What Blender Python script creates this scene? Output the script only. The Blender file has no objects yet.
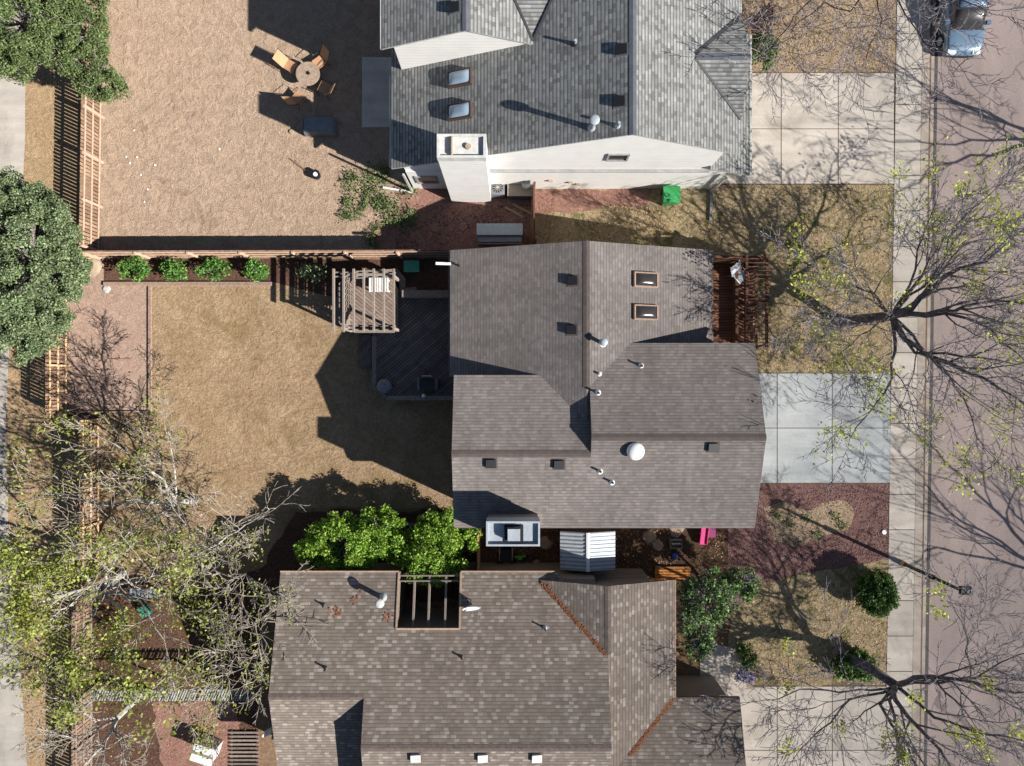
import bpy, math, random
from math import radians, sin, cos, pi, sqrt
from mathutils import Vector, Matrix, noise as mnoise

# ------------------------------------------------------------------ camera, world, sun
H = 35.0            # drone height above the ground
K = 0.001465        # tangent of one pixel
scene = bpy.context.scene
C = scene.collection
cam = bpy.data.cameras.new('camera'); camo = bpy.data.objects.new('camera', cam); C.objects.link(camo)
camo.location = (0, 0, H); camo.rotation_euler = (0, 0, 0)
cam.sensor_width = 36; cam.lens = 36 / (2 * 512 * K); cam.clip_end = 500; cam.clip_start = 0.1
scene.camera = camo
SH = Vector((-1.43, 0.66, -1.0))          # light travels this way
el = math.atan2(1, math.hypot(SH.x, SH.y)); az = math.atan2(-SH.x, -SH.y)
world = bpy.data.worlds.new('World'); scene.world = world; world.use_nodes = True
wn = world.node_tree.nodes; wl = world.node_tree.links
bg = wn['Background']; sky = wn.new('ShaderNodeTexSky'); sky.sky_type = 'NISHITA'; sky.sun_disc = False
sky.sun_elevation = el; sky.sun_rotation = az; sky.altitude = 1800
wl.new(sky.outputs[0], bg.inputs[0]); bg.inputs[1].default_value = 0.055
sl = bpy.data.lights.new('sun', 'SUN'); sl.energy = 5.0; sl.angle = radians(0.5); sl.color = (1.0, 0.965, 0.92)
so = bpy.data.objects.new('sun', sl); C.objects.link(so); so.rotation_euler = SH.to_track_quat('-Z', 'Y').to_euler()
so.location = (30, -14, 25)
scene.view_settings.view_transform = 'Standard'; scene.view_settings.look = 'None'
scene.view_settings.gamma = 1; scene.view_settings.exposure = 0.95

def P(px, py, z=0.0):
    s = K * (H - z); return Vector(((px - 512) * s, (383 - py) * s, z))

# ------------------------------------------------------------------ materials
def hexc(h):
    r, g, b = [int(h[i:i + 2], 16) / 255 for i in (0, 2, 4)]
    f = lambda c: c / 12.92 if c <= 0.04045 else ((c + 0.055) / 1.055) ** 2.4
    return (f(r), f(g), f(b), 1)
class NT:
    def __init__(s, name, rough=0.9, spec=0.2):
        s.m = bpy.data.materials.new(name); s.m.use_nodes = True; s.t = s.m.node_tree; s.n = s.t.nodes; s.l = s.t.links
        s.b = s.n['Principled BSDF']; s.b.inputs['Roughness'].default_value = rough
        s.b.inputs['Specular IOR Level'].default_value = spec
        if rough > .8: s.b.inputs['Diffuse Roughness'].default_value = 1.0
        s.geo = s.n.new('ShaderNodeNewGeometry')
    def lk(s, a, b): s.l.new(a, b)
    def mapping(s, src, scale=(1, 1, 1), rot=(0, 0, 0)):
        m = s.n.new('ShaderNodeMapping'); m.inputs['Scale'].default_value = scale; m.inputs['Rotation'].default_value = rot
        s.lk(src, m.inputs[0]); return m.outputs[0]
    def noise(s, scale, detail=4, rough=0.6, src=None, dist=0):
        n = s.n.new('ShaderNodeTexNoise'); n.inputs['Scale'].default_value = scale; n.inputs['Detail'].default_value = detail
        n.inputs['Roughness'].default_value = rough; n.inputs['Distortion'].default_value = dist
        s.lk(src or s.geo.outputs['Position'], n.inputs['Vector']); return n.outputs['Fac']
    def ramp(s, fac, stops, interp='LINEAR'):
        r = s.n.new('ShaderNodeValToRGB'); r.color_ramp.interpolation = interp
        while len(r.color_ramp.elements) < len(stops): r.color_ramp.elements.new(0.5)
        for e, (p, c) in zip(r.color_ramp.elements, stops):
            e.position = p; e.color = c if len(c) == 4 else (*c, 1)
        s.lk(fac, r.inputs[0]); return r.outputs[0]
    def mix(s, fac, a, b, mode='MIX'):
        m = s.n.new('ShaderNodeMix'); m.data_type = 'RGBA'; m.blend_type = mode
        for sock, v in ((m.inputs[0], fac), (m.inputs[6], a), (m.inputs[7], b)):
            if isinstance(v, (int, float)): sock.default_value = v
            elif isinstance(v, tuple): sock.default_value = v
            else: s.lk(v, sock)
        return m.outputs[2]
    def math(s, op, a, b=0.0):
        m = s.n.new('ShaderNodeMath'); m.operation = op
        for sock, v in ((m.inputs[0], a), (m.inputs[1], b)):
            if isinstance(v, (int, float)): sock.default_value = v
            else: s.lk(v, sock)
        return m.outputs[0]
    def bump(s, h, strength=0.5, dist=0.05):
        b = s.n.new('ShaderNodeBump'); b.inputs['Strength'].default_value = strength; b.inputs['Distance'].default_value = dist
        s.lk(h, b.inputs['Height']); s.lk(b.outputs[0], s.b.inputs['Normal'])
    def col(s, c):
        if isinstance(c, tuple): s.b.inputs['Base Color'].default_value = c
        else: s.lk(c, s.b.inputs['Base Color'])
        return s.m
def g(v): return (v, v, v, 1)
def ground_mat(name, big, fine, bscale=0.35, fscale=6, bump=0.6, bdist=0.06, fmix=0.5, spots=None, lump=1.0):
    """big, fine: colour stops; fine detail is blended over broad patches."""
    t = NT(name, 0.95, 0.1)
    a = t.ramp(t.noise(bscale, 6, 0.65, dist=0.6), big)
    n = t.noise(fscale, 8, 0.72)
    b = t.ramp(n, fine)
    c = t.mix(fmix, a, b)
    n3 = t.noise(fscale * 3.2, 4, 0.8)
    c = t.mix(1.0, c, t.ramp(n3, [(0.34, g(0.55)), (0.5, g(1.0)), (0.68, g(1.35))]), 'MULTIPLY')
    if spots:
        c = t.mix(t.ramp(t.noise(spots[1], 5, 0.7, dist=1.0), [(spots[2], g(0)), (spots[2] + 0.09, g(1))]), c, spots[0])
    n4 = t.noise(fscale * 0.42, 4, 0.6, dist=0.8)
    c = t.mix(1.0, c, t.ramp(n4, [(0.35, g(0.86)), (0.65, g(1.12))]), 'MULTIPLY')
    t.bump(t.math('ADD', t.math('ADD', n, t.math('MULTIPLY', n3, 0.6)), t.math('MULTIPLY', n4, lump)), bump, bdist)
    return t.col(c)
def paint(name, c, rough=0.5, spec=0.4, metal=0, var=0.25, vscale=3, bump=0):
    t = NT(name, rough, spec); t.b.inputs['Metallic'].default_value = metal
    n = t.noise(vscale, 5, 0.65)
    o = t.mix(1.0, c, t.ramp(n, [(0.3, g(1 - var)), (0.7, g(1 + var * .6))]), 'MULTIPLY')
    if bump: t.bump(t.noise(vscale * 8, 3), bump, 0.02)
    return t.col(o)
def shingle(name, c1, c2, c3, butt_shade, w=0.3, h=0.14, light=0.62, shade_size=0.018, patch=0.15):
    t = NT(name, 0.92, 0.15)
    uv = t.n.new('ShaderNodeUVMap').outputs[0]
    sep = t.n.new('ShaderNodeSeparateXYZ'); t.lk(uv, sep.inputs[0])
    v = t.math('DIVIDE', sep.outputs[1], h); row = t.math('FLOOR', v); fr = t.math('FRACT', v)
    wr = t.n.new('ShaderNodeTexWhiteNoise'); wr.noise_dimensions = '1D'; t.lk(row, wr.inputs['W'])
    u = t.math('ADD', t.math('DIVIDE', sep.outputs[0], w), t.math('MULTIPLY', wr.outputs['Value'], 7.3)); colm = t.math('FLOOR', u)
    cb = t.n.new('ShaderNodeCombineXYZ'); t.lk(colm, cb.inputs[0]); t.lk(row, cb.inputs[1])
    wt = t.n.new('ShaderNodeTexWhiteNoise'); wt.noise_dimensions = '2D'; t.lk(cb.outputs[0], wt.inputs['Vector']); rnd = wt.outputs['Value']
    c = t.ramp(rnd, [(0.0, c1), (0.45, c2), (light, c2), (1.0, c3)])
    line = t.ramp(fr, [(0.0, g(1)), (shade_size / h, g(0.5)), (shade_size / h + 0.22, g(0)), (1.0, g(0))])  # shadow line under each shingle butt, painted into the colour
    c = t.mix(line, c, butt_shade)
    st = t.noise(1.0, 4, 0.6, t.mapping(uv, (2.2, .22, 1)))
    c = t.mix(1.0, c, t.ramp(st, [(0.35, g(.93)), (0.65, g(1.06))]), 'MULTIPLY')
    c = t.mix(1.0, c, t.ramp(t.noise(0.45, 5, 0.6), [(0.3, g(1 - patch)), (0.7, g(1 + patch))]), 'MULTIPLY')
    c = t.mix(1.0, c, t.ramp(t.noise(28, 3, 0.8), [(0.3, g(0.82)), (0.7, g(1.18))]), 'MULTIPLY')
    t.bump(t.math('ADD', fr, t.math('MULTIPLY', rnd, 0.4)), 0.55, 0.02)
    return t.col(c)
def siding(name, c, dark=0.78, pitch=0.2):
    t = NT(name, 0.7, 0.3)
    sep = t.n.new('ShaderNodeSeparateXYZ'); t.lk(t.geo.outputs['Position'], sep.inputs[0])
    fr = t.math('FRACT', t.math('DIVIDE', sep.outputs[2], pitch))
    o = t.mix(1.0, c, t.ramp(fr, [(0, g(dark)), (0.1, g(dark)), (0.16, g(1)), (1, g(0.97))]), 'MULTIPLY')
    o = t.mix(1.0, o, t.ramp(t.noise(1.3, 4), [(0.3, g(0.93)), (0.7, g(1.03))]), 'MULTIPLY')
    t.bump(fr, 0.3, 0.02); return t.col(o)
def wood(name, c1, c2, sc=(1, 1, 1), stretch=8, rough=0.85):
    t = NT(name, rough, 0.2)
    co = t.mapping(t.geo.outputs['Position'], sc)
    n = t.noise(stretch, 5, 0.7, co)
    rnd = t.ramp(t.geo.outputs['Random Per Island'], [(0, g(0.7)), (1, g(1.25))])
    t.bump(n, 0.3, 0.01)
    return t.col(t.mix(1.0, t.ramp(n, [(0.3, c1), (0.7, c2)]), rnd, 'MULTIPLY'))
def foliage(name, c1, c2, c3, trans=0.25):
    t = NT(name, 0.6, 0.25)
    r = t.ramp(t.geo.outputs['Random Per Island'], [(0.0, c1), (0.5, c2), (1.0, c3)])
    r = t.mix(1.0, r, t.ramp(t.noise(1.3, 3), [(0.35, g(0.7)), (0.65, g(1.25))]), 'MULTIPLY')
    t.col(r)
    if trans:
        tr = t.n.new('ShaderNodeBsdfTranslucent'); t.lk(r, tr.inputs[0])
        mx = t.n.new('ShaderNodeMixShader'); mx.inputs[0].default_value = trans
        t.lk(t.b.outputs[0], mx.inputs[1]); t.lk(tr.outputs[0], mx.inputs[2])
        t.lk(mx.outputs[0], t.n['Material Output'].inputs[0])
    return t.m
def bark(name, c1, c2, sc=9):
    t = NT(name, 0.9, 0.1); n = t.noise(sc, 4, 0.7, t.mapping(t.geo.outputs['Position'], (1, 1, 0.5)))
    t.bump(n, 0.5, 0.03); return t.col(t.ramp(n, [(0.32, c1), (0.66, c2)]))

M = {}
M['ground'] = ground_mat('dry_ground', [(0.3, hexc('7a6450')), (0.7, hexc('94795f'))], [(0.3, hexc('5f4b3a')), (0.7, hexc('a58a6d'))])
M['sand'] = ground_mat('bare_sandy_dirt', [(0.3, hexc('a48d77')), (0.7, hexc('b19a84'))], [(0.3, hexc('957f6a')), (0.7, hexc('b9a38d'))], 0.3, 5.5, 0.8, 0.12, 0.5, (hexc('967f6a'), 0.25, 0.6), 1.5)
M['grass'] = ground_mat('dry_lawn', [(0.3, hexc('876c4d')), (0.5, hexc('9c8365')), (0.72, hexc('b39b7a'))], [(0.3, hexc('6a543b')), (0.68, hexc('bca487'))], 0.4, 7, 0.8, 0.08, 0.45, (hexc('8e7859'), 0.45, 0.53), 1.6)
M['lawn'] = ground_mat('patchy_front_lawn', [(0.28, hexc('74683f')), (0.45, hexc('a5926e')), (0.7, hexc('bda687'))], [(0.3, hexc('675841')), (0.68, hexc('cbb595'))], 0.9, 7, 0.9, 0.1, 0.45, (hexc('767048'), 0.9, 0.52), 1.5)
M['leafy'] = ground_mat('leaf_strewn_lawn', [(0.3, hexc('9c8468')), (0.7, hexc('b9a388'))], [(0.3, hexc('7c654e')), (0.68, hexc('cab599'))], 0.7, 8, 0.9, 0.1, 0.5, (hexc('8a7a4c'), 1.0, 0.6))
M['gravel'] = ground_mat('pinkish_gravel', [(0.3, hexc('947a6a')), (0.7, hexc('a58d7c'))], [(0.3, hexc('856b5b')), (0.7, hexc('b59f90'))], 0.5, 9, 0.7, 0.05, 0.5)
M['redmulch'] = ground_mat('red_bark_mulch', [(0.3, hexc('6e4c45')), (0.7, hexc('946e66'))], [(0.3, hexc('4a302b')), (0.7, hexc('ab8980'))], 0.8, 11, 1.0, 0.08, 0.6)
M['redgravel'] = ground_mat('red_lava_gravel', [(0.3, hexc('8a6355')), (0.7, hexc('a67f70'))], [(0.3, hexc('6e4b40')), (0.7, hexc('b28f80'))], 0.9, 9, 0.9, 0.06, 0.5)
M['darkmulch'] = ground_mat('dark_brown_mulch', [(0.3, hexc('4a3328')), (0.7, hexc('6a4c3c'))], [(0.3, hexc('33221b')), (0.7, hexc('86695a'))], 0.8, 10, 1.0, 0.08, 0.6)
M['dirt'] = ground_mat('brown_dirt', [(0.3, hexc('84644a')), (0.7, hexc('a38062'))], [(0.3, hexc('604530')), (0.7, hexc('b4946f'))], 0.8, 7, 0.9, 0.08, 0.5)
M['sideground'] = ground_mat('dark_side_yard_ground', [(0.3, hexc('4a382c')), (0.6, hexc('5f4939')), (0.75, hexc('86694f'))], [(0.3, hexc('35271e')), (0.7, hexc('7d6450'))], 0.8, 8, 0.9, 0.08, 0.5)  # dark brown ground colour with paler brown patches
M['strip'] = ground_mat('tan_verge', [(0.3, hexc('8f7556')), (0.7, hexc('ab9070'))], [(0.3, hexc('76603f')), (0.7, hexc('bda688'))], 0.5, 8, 0.8, 0.08, 0.5)
def concrete(name, c1, c2, stain, sc=0.6):
    t = NT(name, 0.85, 0.2)
    o = t.ramp(t.noise(sc, 6, 0.6, dist=0.3), [(0.3, c1), (0.7, c2)])
    o = t.mix(t.ramp(t.noise(0.5, 7, 0.7, dist=1.0), [(0.46, g(0)), (0.7, g(0.75))]), o, stain)
    o = t.mix(1.0, o, t.ramp(t.noise(1.6, 4, 0.65, t.mapping(t.geo.outputs['Position'], (.12, 1, 1))), [(0.35, g(0.88)), (0.62, g(1.04))]), 'MULTIPLY')
    o = t.mix(1.0, o, t.ramp(t.noise(14, 5, 0.8), [(0.3, g(0.9)), (0.7, g(1.08))]), 'MULTIPLY')
    o = t.mix(1.0, o, t.ramp(t.geo.outputs['Random Per Island'], [(0, g(0.9)), (1, g(1.05))]), 'MULTIPLY')
    return t.col(o)
M['concrete'] = concrete('old_concrete', hexc('c8beb2'), hexc('d4cbbf'), hexc('aca295'))
M['pathconcrete'] = concrete('path_concrete', hexc('9b948b'), hexc('a9a299'), hexc('857d74'))
M['newconcrete'] = concrete('pale_blue_grey_concrete', hexc('b4b7b6'), hexc('c2c4c2'), hexc('9aa0a2'))
M['curb'] = concrete('curb_concrete', hexc('b5a99c'), hexc('c6bbae'), hexc('96806c'), 1.5)
M['joint'] = paint('joint', hexc('5a5048'), 0.9)
t = NT('pinkish_asphalt', 0.9, 0.2)
o = t.ramp(t.noise(0.25, 6, 0.6, dist=0.5), [(0.3, hexc('a2928b')), (0.7, hexc('b2a199'))])
o = t.mix(1.0, o, t.ramp(t.noise(30, 4, 0.8), [(0.3, g(0.72)), (0.7, g(1.3))]), 'MULTIPLY')
o = t.mix(t.ramp(t.noise(1.2, 6, 0.7, dist=1.5), [(0.63, g(0)), (0.72, g(0.4))]), o, hexc('b5a8a0'))
o = t.mix(1.0, o, t.ramp(t.noise(0.9, 3, 0.6, t.mapping(t.geo.outputs['Position'], (1, .12, 1))), [(0.35, g(0.9)), (0.65, g(1.07))]), 'MULTIPLY')
vo = t.n.new('ShaderNodeTexVoronoi'); vo.feature = 'DISTANCE_TO_EDGE'; vo.inputs['Scale'].default_value = 0.22
nz = t.n.new('ShaderNodeTexNoise'); nz.inputs['Scale'].default_value = 1.3; nz.inputs['Detail'].default_value = 6; t.lk(t.geo.outputs['Position'], nz.inputs['Vector'])
va = t.n.new('ShaderNodeVectorMath'); va.operation = 'MULTIPLY_ADD'; t.lk(nz.outputs['Color'], va.inputs[0]); va.inputs[1].default_value = (1.2, 1.2, 0); t.lk(t.geo.outputs['Position'], va.inputs[2])
t.lk(va.outputs[0], vo.inputs['Vector']); o = t.mix(t.ramp(vo.outputs['Distance'], [(0.0, g(.55)), (0.006, g(.4)), (0.012, g(0))]), o, hexc('5c514d'))
t.bump(t.noise(40, 3), 0.4, 0.01); M['road'] = t.col(o)
M['seam'] = paint('dirt_seam', hexc('7d6755'), 0.95, var=.4); M['gutterpan'] = paint('gutter_edge', hexc('5d5654'), 0.9, var=0.3)
M['roofM'] = shingle('brown_grey_shingles', hexc('7a726d'), hexc('837b76'), hexc('8e8681'), hexc('645c57'), 0.2, 0.145, 0.6, 0.022)
M['roofC'] = shingle('mottled_weathered_shingles', hexc('786d63'), hexc('83786e'), hexc('a39990'), hexc('594e46'), 0.2, 0.15, 0.7, 0.022, 0.12)
M['roofN'] = shingle('grey_shingles', hexc('747370'), hexc('949491'), hexc('a6a5a0'), hexc('545452'), 0.2, 0.16, 0.8, 0.05, 0.08)
M['ridgeM'] = paint('ridge_shingle_brown', hexc('5d524c'), 0.9); M['ridgeC'] = paint('ridge_shingle_mottled', hexc('6a5d55'), 0.9, var=0.4, vscale=6)
M['ridgeN'] = paint('ridge_shingle_grey', hexc('62646a'), 0.9); M['valleyN'] = paint('dark_valley_metal', hexc('38383a'), 0.6)
M['rust'] = paint('rusty_pine_needles', hexc('87583a'), 0.95, var=0.5, vscale=9)
M['fasciaM'] = paint('fascia_brown', hexc('6d6058'), 0.6); M['fasciaN'] = paint('fascia_white', hexc('a9a9a2'), 0.5); M['fasciaC'] = paint('fascia_rust', hexc('7a5a4c'), 0.7)
M['sideN'] = siding('white_siding', hexc('dddad4'), 0.8, 0.25); M['sideM'] = siding('tan_siding', hexc('8d7d70')); M['sideC'] = siding('grey_tan_siding', hexc('8a8074'))
M['trimN'] = paint('grey_trim', hexc('8e8e8c'), 0.6); M['white'] = paint('white_paint', hexc('d8d8d4'), 0.45, var=0.06); M['offwhite'] = paint('aged_white', hexc('bdbcb6'), 0.6)
M['galv'] = paint('galvanised_metal', hexc('9fa5aa'), 0.5, 0.4, 0.15, 0.15, 5); M['darkmetal'] = paint('dark_metal', hexc('1e1e20'), 0.5, var=0.2)
M['black'] = paint('black_plastic', hexc('17171a'), 0.6); M['midgrey'] = paint('mid_grey', hexc('6e7074'), 0.6)
t = NT('skylight_glass', 0.22, 0.5); M['glass'] = t.col(hexc('2e2b2b'))
t = NT('bluish_glass', 0.18, 0.8); M['bglass'] = t.col(hexc('8496a4'))
M['fence'] = wood('cedar_fence', hexc('6f5747'), hexc('8f735f')); M['rail'] = wood('pale_rails', hexc('927a67'), hexc('b59b84')); M['raillt'] = wood('fresh_rail', hexc('a58761'), hexc('caae88'))
M['oldwood'] = wood('grey_wood', hexc('6e6259'), hexc('94877c')); M['pergola'] = wood('taupe_wood', hexc('71675e'), hexc('8c8177')); M['redwood'] = wood('redwood', hexc('563c30'), hexc('785443'))
M['greyslat'] = wood('weathered_white_slats', hexc('8e9090'), hexc('bcbdbb')); M['orange'] = wood('orange_cedar', hexc('9c6630'), hexc('c88b48'))
def deck(name, c1, c2, ang, w=0.14):
    t = NT(name, 0.8, 0.2); co = t.mapping(t.geo.outputs['Position'], (1, 1, 1), (0, 0, ang))
    br = t.n.new('ShaderNodeTexBrick'); t.lk(co, br.inputs[0]); br.inputs['Scale'].default_value = 1
    br.inputs['Brick Width'].default_value = 3.0; br.inputs['Row Height'].default_value = w; br.inputs['Mortar Size'].default_value = 0.012
    br.inputs['Color1'].default_value = c1; br.inputs['Color2'].default_value = c2; br.inputs['Mortar'].default_value = hexc('1d1613')
    o = t.mix(1.0, br.outputs['Color'], t.ramp(t.noise(2.5, 5), [(0.3, g(0.8)), (0.7, g(1.2))]), 'MULTIPLY')
    t.bump(br.outputs['Fac'], -0.4, 0.01); return t.col(o)
M['deckdark'] = deck('deck_boards', hexc('5d5550'), hexc('736a62'), radians(-40)); M['deckbrown'] = deck('deck_boards_brown', hexc('75645a'), hexc('8c7a6d'), radians(40), 0.15)
M['porch'] = deck('porch_boards', hexc('6f4a38'), hexc('8a604a'), 0)
M['bark'] = bark('grey_brown_bark', hexc('4d4542'), hexc('8b827e')); M['twig'] = bark('twig_bark', hexc('6b6264'), hexc('aaa2a2'), 5)
M['birch'] = bark('white_birch_bark', hexc('77736e'), hexc('c5c1b8'), 6); M['birchtwig'] = bark('pale_twigs', hexc('6f655b'), hexc('b0a697'), 5)
M['darkbark'] = bark('dark_bark', hexc('2d2523'), hexc('544844'))
M['lf_spruce'] = foliage('grey_green_needles', hexc('485838'), hexc('6a7a52'), hexc('98a47c'), 0.15)
M['lf_juniper'] = foliage('juniper_needles', hexc('48562f'), hexc('5f6f40'), hexc('808c5e'), 0.15)
M['lf_bright'] = foliage('bright_spring_leaves', hexc('56791f'), hexc('80a236'), hexc('adc860'), 0.35)
M['lf_yellow'] = foliage('yellow_green_buds', hexc('6c762e'), hexc('8a9440'), hexc('abb05e'), 0.3)
M['lf_bud'] = foliage('yellow_buds', hexc('86922c'), hexc('a6b03c'), hexc('c6cb5c'), 0.35)
M['lf_bush'] = foliage('hedge_leaves', hexc('283c1c'), hexc('41602a'), hexc('6c8a44'), 0.2)
M['lf_shrub'] = foliage('shrub_leaves', hexc('3d6228'), hexc('5a8638'), hexc('82a95a'), 0.25)
M['lf_holly'] = foliage('glossy_mixed_leaves', hexc('3c552c'), hexc('5f7f42'), hexc('95aa6c'), 0.2)
M['lf_purple'] = foliage('purple_twigs', hexc('38252a'), hexc('553a3e'), hexc('6b5054'), 0.05)
M['lf_lav'] = foliage('lavender_flowers', hexc('6a62a0'), hexc('8d86bc'), hexc('b0aad0'), 0.1)
M['lf_dead'] = foliage('dead_leaves', hexc('5a4028'), hexc('8c6c48'), hexc('bfa27a'), 0.05)
M['green'] = paint('green_plastic', hexc('2f8a4c'), 0.5, var=0.15); M['teal'] = paint('teal_fabric', hexc('3d8c74'), 0.7)
M['pink'] = paint('pink_plastic', hexc('c23a72'), 0.5); M['magenta'] = paint('purple_plastic', hexc('7a2456'), 0.5); M['blue'] = paint('blue_plastic', hexc('2f55b0'), 0.5)
M['lime'] = paint('lime_plastic', hexc('5c9c2c'), 0.5); M['tanfab'] = paint('tan_sling_fabric', hexc('b58a66'), 0.8, var=0.15); M['stone'] = paint('pale_stone', hexc('a8957e'), 0.9, var=0.35, bump=0.4)
M['tile'] = paint('slate_tabletop', hexc('a08b78'), 0.5, var=0.4, vscale=7); M['edge'] = wood('landscape_timber', hexc('6f5c4f'), hexc('9c8575'))
t = NT('car_paint', 0.28, 0.6); t.b.inputs['Metallic'].default_value = 0.15; t.b.inputs['Coat Weight'].default_value = 0.4; M['car'] = t.col(hexc('5f7488'))
M['sky_frame'] = paint('bronze_frame', hexc('4a3a34'), 0.5); M['tyre'] = paint('tyre_rubber', hexc('1b1b1b'), 0.8)
M['lamp'] = paint('lamp_lens', hexc('cfd8de'), 0.2, 0.7)

# ------------------------------------------------------------------ mesh collector
ORG = {}
class MB:
    def __init__(s): s.v = []; s.f = []; s.mi = []; s.uv = []; s.sm = []
    def add(s, vs, fs, mi=0, uvs=None, smooth=False):
        o = len(s.v); s.v += [tuple(p) for p in vs]
        for i, f in enumerate(fs):
            s.f.append([o + k for k in f]); s.mi.append(mi); s.uv.append(uvs[i] if uvs else None); s.sm.append(smooth)
        return s
    def box(s, x0, x1, y0, y1, z0, z1, mi=0, mat=None):
        vs = [Vector((x, y, z)) for z in (z0, z1) for x, y in ((x0, y0), (x1, y0), (x1, y1), (x0, y1))]
        if mat is not None: vs = [mat @ p for p in vs]
        return s.add(vs, [(3, 2, 1, 0), (4, 5, 6, 7), (0, 1, 5, 4), (1, 2, 6, 5), (2, 3, 7, 6), (3, 0, 4, 7)], mi)
    def bar(s, a, b, w, h, mi=0):
        a = Vector(a); b = Vector(b); d = b - a; L = d.length; q = d.to_track_quat('X', 'Z')
        return s.box(0, L, -w / 2, w / 2, -h / 2, h / 2, mi, Matrix.Translation(a) @ q.to_matrix().to_4x4())
    def prism(s, poly, z0, z1, mi=0, top=None):
        A = sum(poly[i][0] * poly[(i + 1) % len(poly)][1] - poly[(i + 1) % len(poly)][0] * poly[i][1] for i in range(len(poly)))
        if A < 0: poly = list(reversed(poly))
        n = len(poly); vs = [(p[0], p[1], z0) for p in poly] + [(p[0], p[1], z1) for p in poly]
        s.add(vs, [tuple(range(n, 2 * n))], mi if top is None else top)
        s.f[-1:]; o = len(s.v) - 2 * n
        for f in [tuple(range(n - 1, -1, -1))] + [(i, (i + 1) % n, n + (i + 1) % n, n + i) for i in range(n)]:
            s.f.append([o + k for k in f]); s.mi.append(mi); s.uv.append(None); s.sm.append(False)
        return s
    def hull(s, sect, p, q, axis, mi=0):
        """extrude a 2D section (list of (a, z)) along axis 'x' or 'y' from p to q"""
        n = len(sect)
        if axis == 'x': A = [(p, a, z) for a, z in sect]; B = [(q, a, z) for a, z in sect]
        else: A = [(a, p, z) for a, z in sect]; B = [(a, q, z) for a, z in sect]
        return s.add(A + B, [tuple(range(n)), tuple(range(2 * n - 1, n - 1, -1))] + [(i, n + i, n + (i + 1) % n, (i + 1) % n) for i in range(n)], mi)
    def cyl(s, c, r, h, n=16, r2=None, mi=0, ax=None, cap=True):
        r2 = r if r2 is None else r2; c = Vector(c); m = Matrix.Translation(c)
        if ax is not None: m = m @ Vector(ax).to_track_quat('Z', 'Y').to_matrix().to_4x4()
        vs = [m @ Vector((r * cos(2 * pi * i / n), r * sin(2 * pi * i / n), 0)) for i in range(n)] + [m @ Vector((r2 * cos(2 * pi * i / n), r2 * sin(2 * pi * i / n), h)) for i in range(n)]
        fs = [(i, (i + 1) % n, n + (i + 1) % n, n + i) for i in range(n)]
        s.add(vs, fs, mi, smooth=True)
        if cap: s.add(vs[:n], [tuple(range(n - 1, -1, -1))], mi); s.add(vs[n:], [tuple(range(n))], mi)
        return s
    def dome(s, c, r, hgt, n=16, m=5, mi=0):
        vs = []; c = Vector(c)
        for j in range(m):
            a = j / m * pi / 2
            vs += [c + Vector((r * cos(a) * cos(2 * pi * i / n), r * cos(a) * sin(2 * pi * i / n), hgt * sin(a))) for i in range(n)]
        vs.append(c + Vector((0, 0, hgt))); fs = []
        for j in range(m - 1): fs += [(j * n + i, j * n + (i + 1) % n, (j + 1) * n + (i + 1) % n, (j + 1) * n + i) for i in range(n)]
        fs += [((m - 1) * n + i, (m - 1) * n + (i + 1) % n, m * n) for i in range(n)]
        return s.add(vs, fs, mi, smooth=True)
    def tube(s, pts, rad, n=5, mi=0):
        pts = [Vector(p) for p in pts]; vs = []; k = len(pts); prev = None
        for i, p in enumerate(pts):
            d = (pts[min(i + 1, k - 1)] - pts[max(i - 1, 0)])
            if d.length < 1e-6: d = Vector((0, 0, 1))
            d.normalize()
            if prev is None:
                u = d.orthogonal().normalized()
            else:
                u = (prev - d * prev.dot(d))
                u = u.normalized() if u.length > 1e-4 else d.orthogonal().normalized()
            prev = u; w = d.cross(u); r = rad[i] if hasattr(rad, '__len__') else rad
            vs += [p + u * (r * cos(2 * pi * j / n)) + w * (r * sin(2 * pi * j / n)) for j in range(n)]
        fs = [(i * n + j, i * n + (j + 1) % n, (i + 1) * n + (j + 1) % n, (i + 1) * n + j) for i in range(k - 1) for j in range(n)]
        fs += [tuple(range(n - 1, -1, -1)), tuple(range((k - 1) * n, k * n))]
        return s.add(vs, fs, mi, smooth=n > 3)
    def roof(s, poly, fn, thick=0.16, mi=0, side=1):
        A = sum(poly[i][0] * poly[(i + 1) % len(poly)][1] - poly[(i + 1) % len(poly)][0] * poly[i][1] for i in range(len(poly)))
        if A < 0: poly = list(reversed(poly))
        gx = fn(1, 0) - fn(0, 0); gy = fn(0, 1) - fn(0, 0); sl = math.hypot(gx, gy); f = sqrt(1 + sl * sl)
        ux, uy = gx / sl, gy / sl
        n = len(poly); top = [(x, y, fn(x, y)) for x, y in poly]; bot = [(x, y, fn(x, y) - thick) for x, y in poly]
        uv = [((-x * uy + y * ux) + 50, (x * ux + y * uy) * f + 50) for x, y in poly]
        s.add(top, [tuple(range(n))], mi, [uv])
        s.add(top + bot, [tuple(range(2 * n - 1, n - 1, -1))] + [(i, n + i, n + (i + 1) % n, (i + 1) % n) for i in range(n)], side)
        return s
    def cap(s, a, b, w, drop, mi=0, up=0.014):
        a = Vector(a); b = Vector(b); d = (b - a).normalized(); p = Vector((-d.y, d.x, 0)).normalized() * w; u = Vector((0, 0, up)); dn = Vector((0, 0, drop))
        vs = [a + u, b + u, a + p + u - dn, b + p + u - dn, a - p + u - dn, b - p + u - dn]
        vs += [v - Vector((0, 0, 0.05)) for v in vs]
        return s.add(vs, [(0, 1, 3, 2), (0, 4, 5, 1), (2, 3, 9, 8), (4, 10, 11, 5), (0, 2, 8, 6), (0, 6, 10, 4), (1, 7, 9, 3), (1, 5, 11, 7)], mi)
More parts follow.
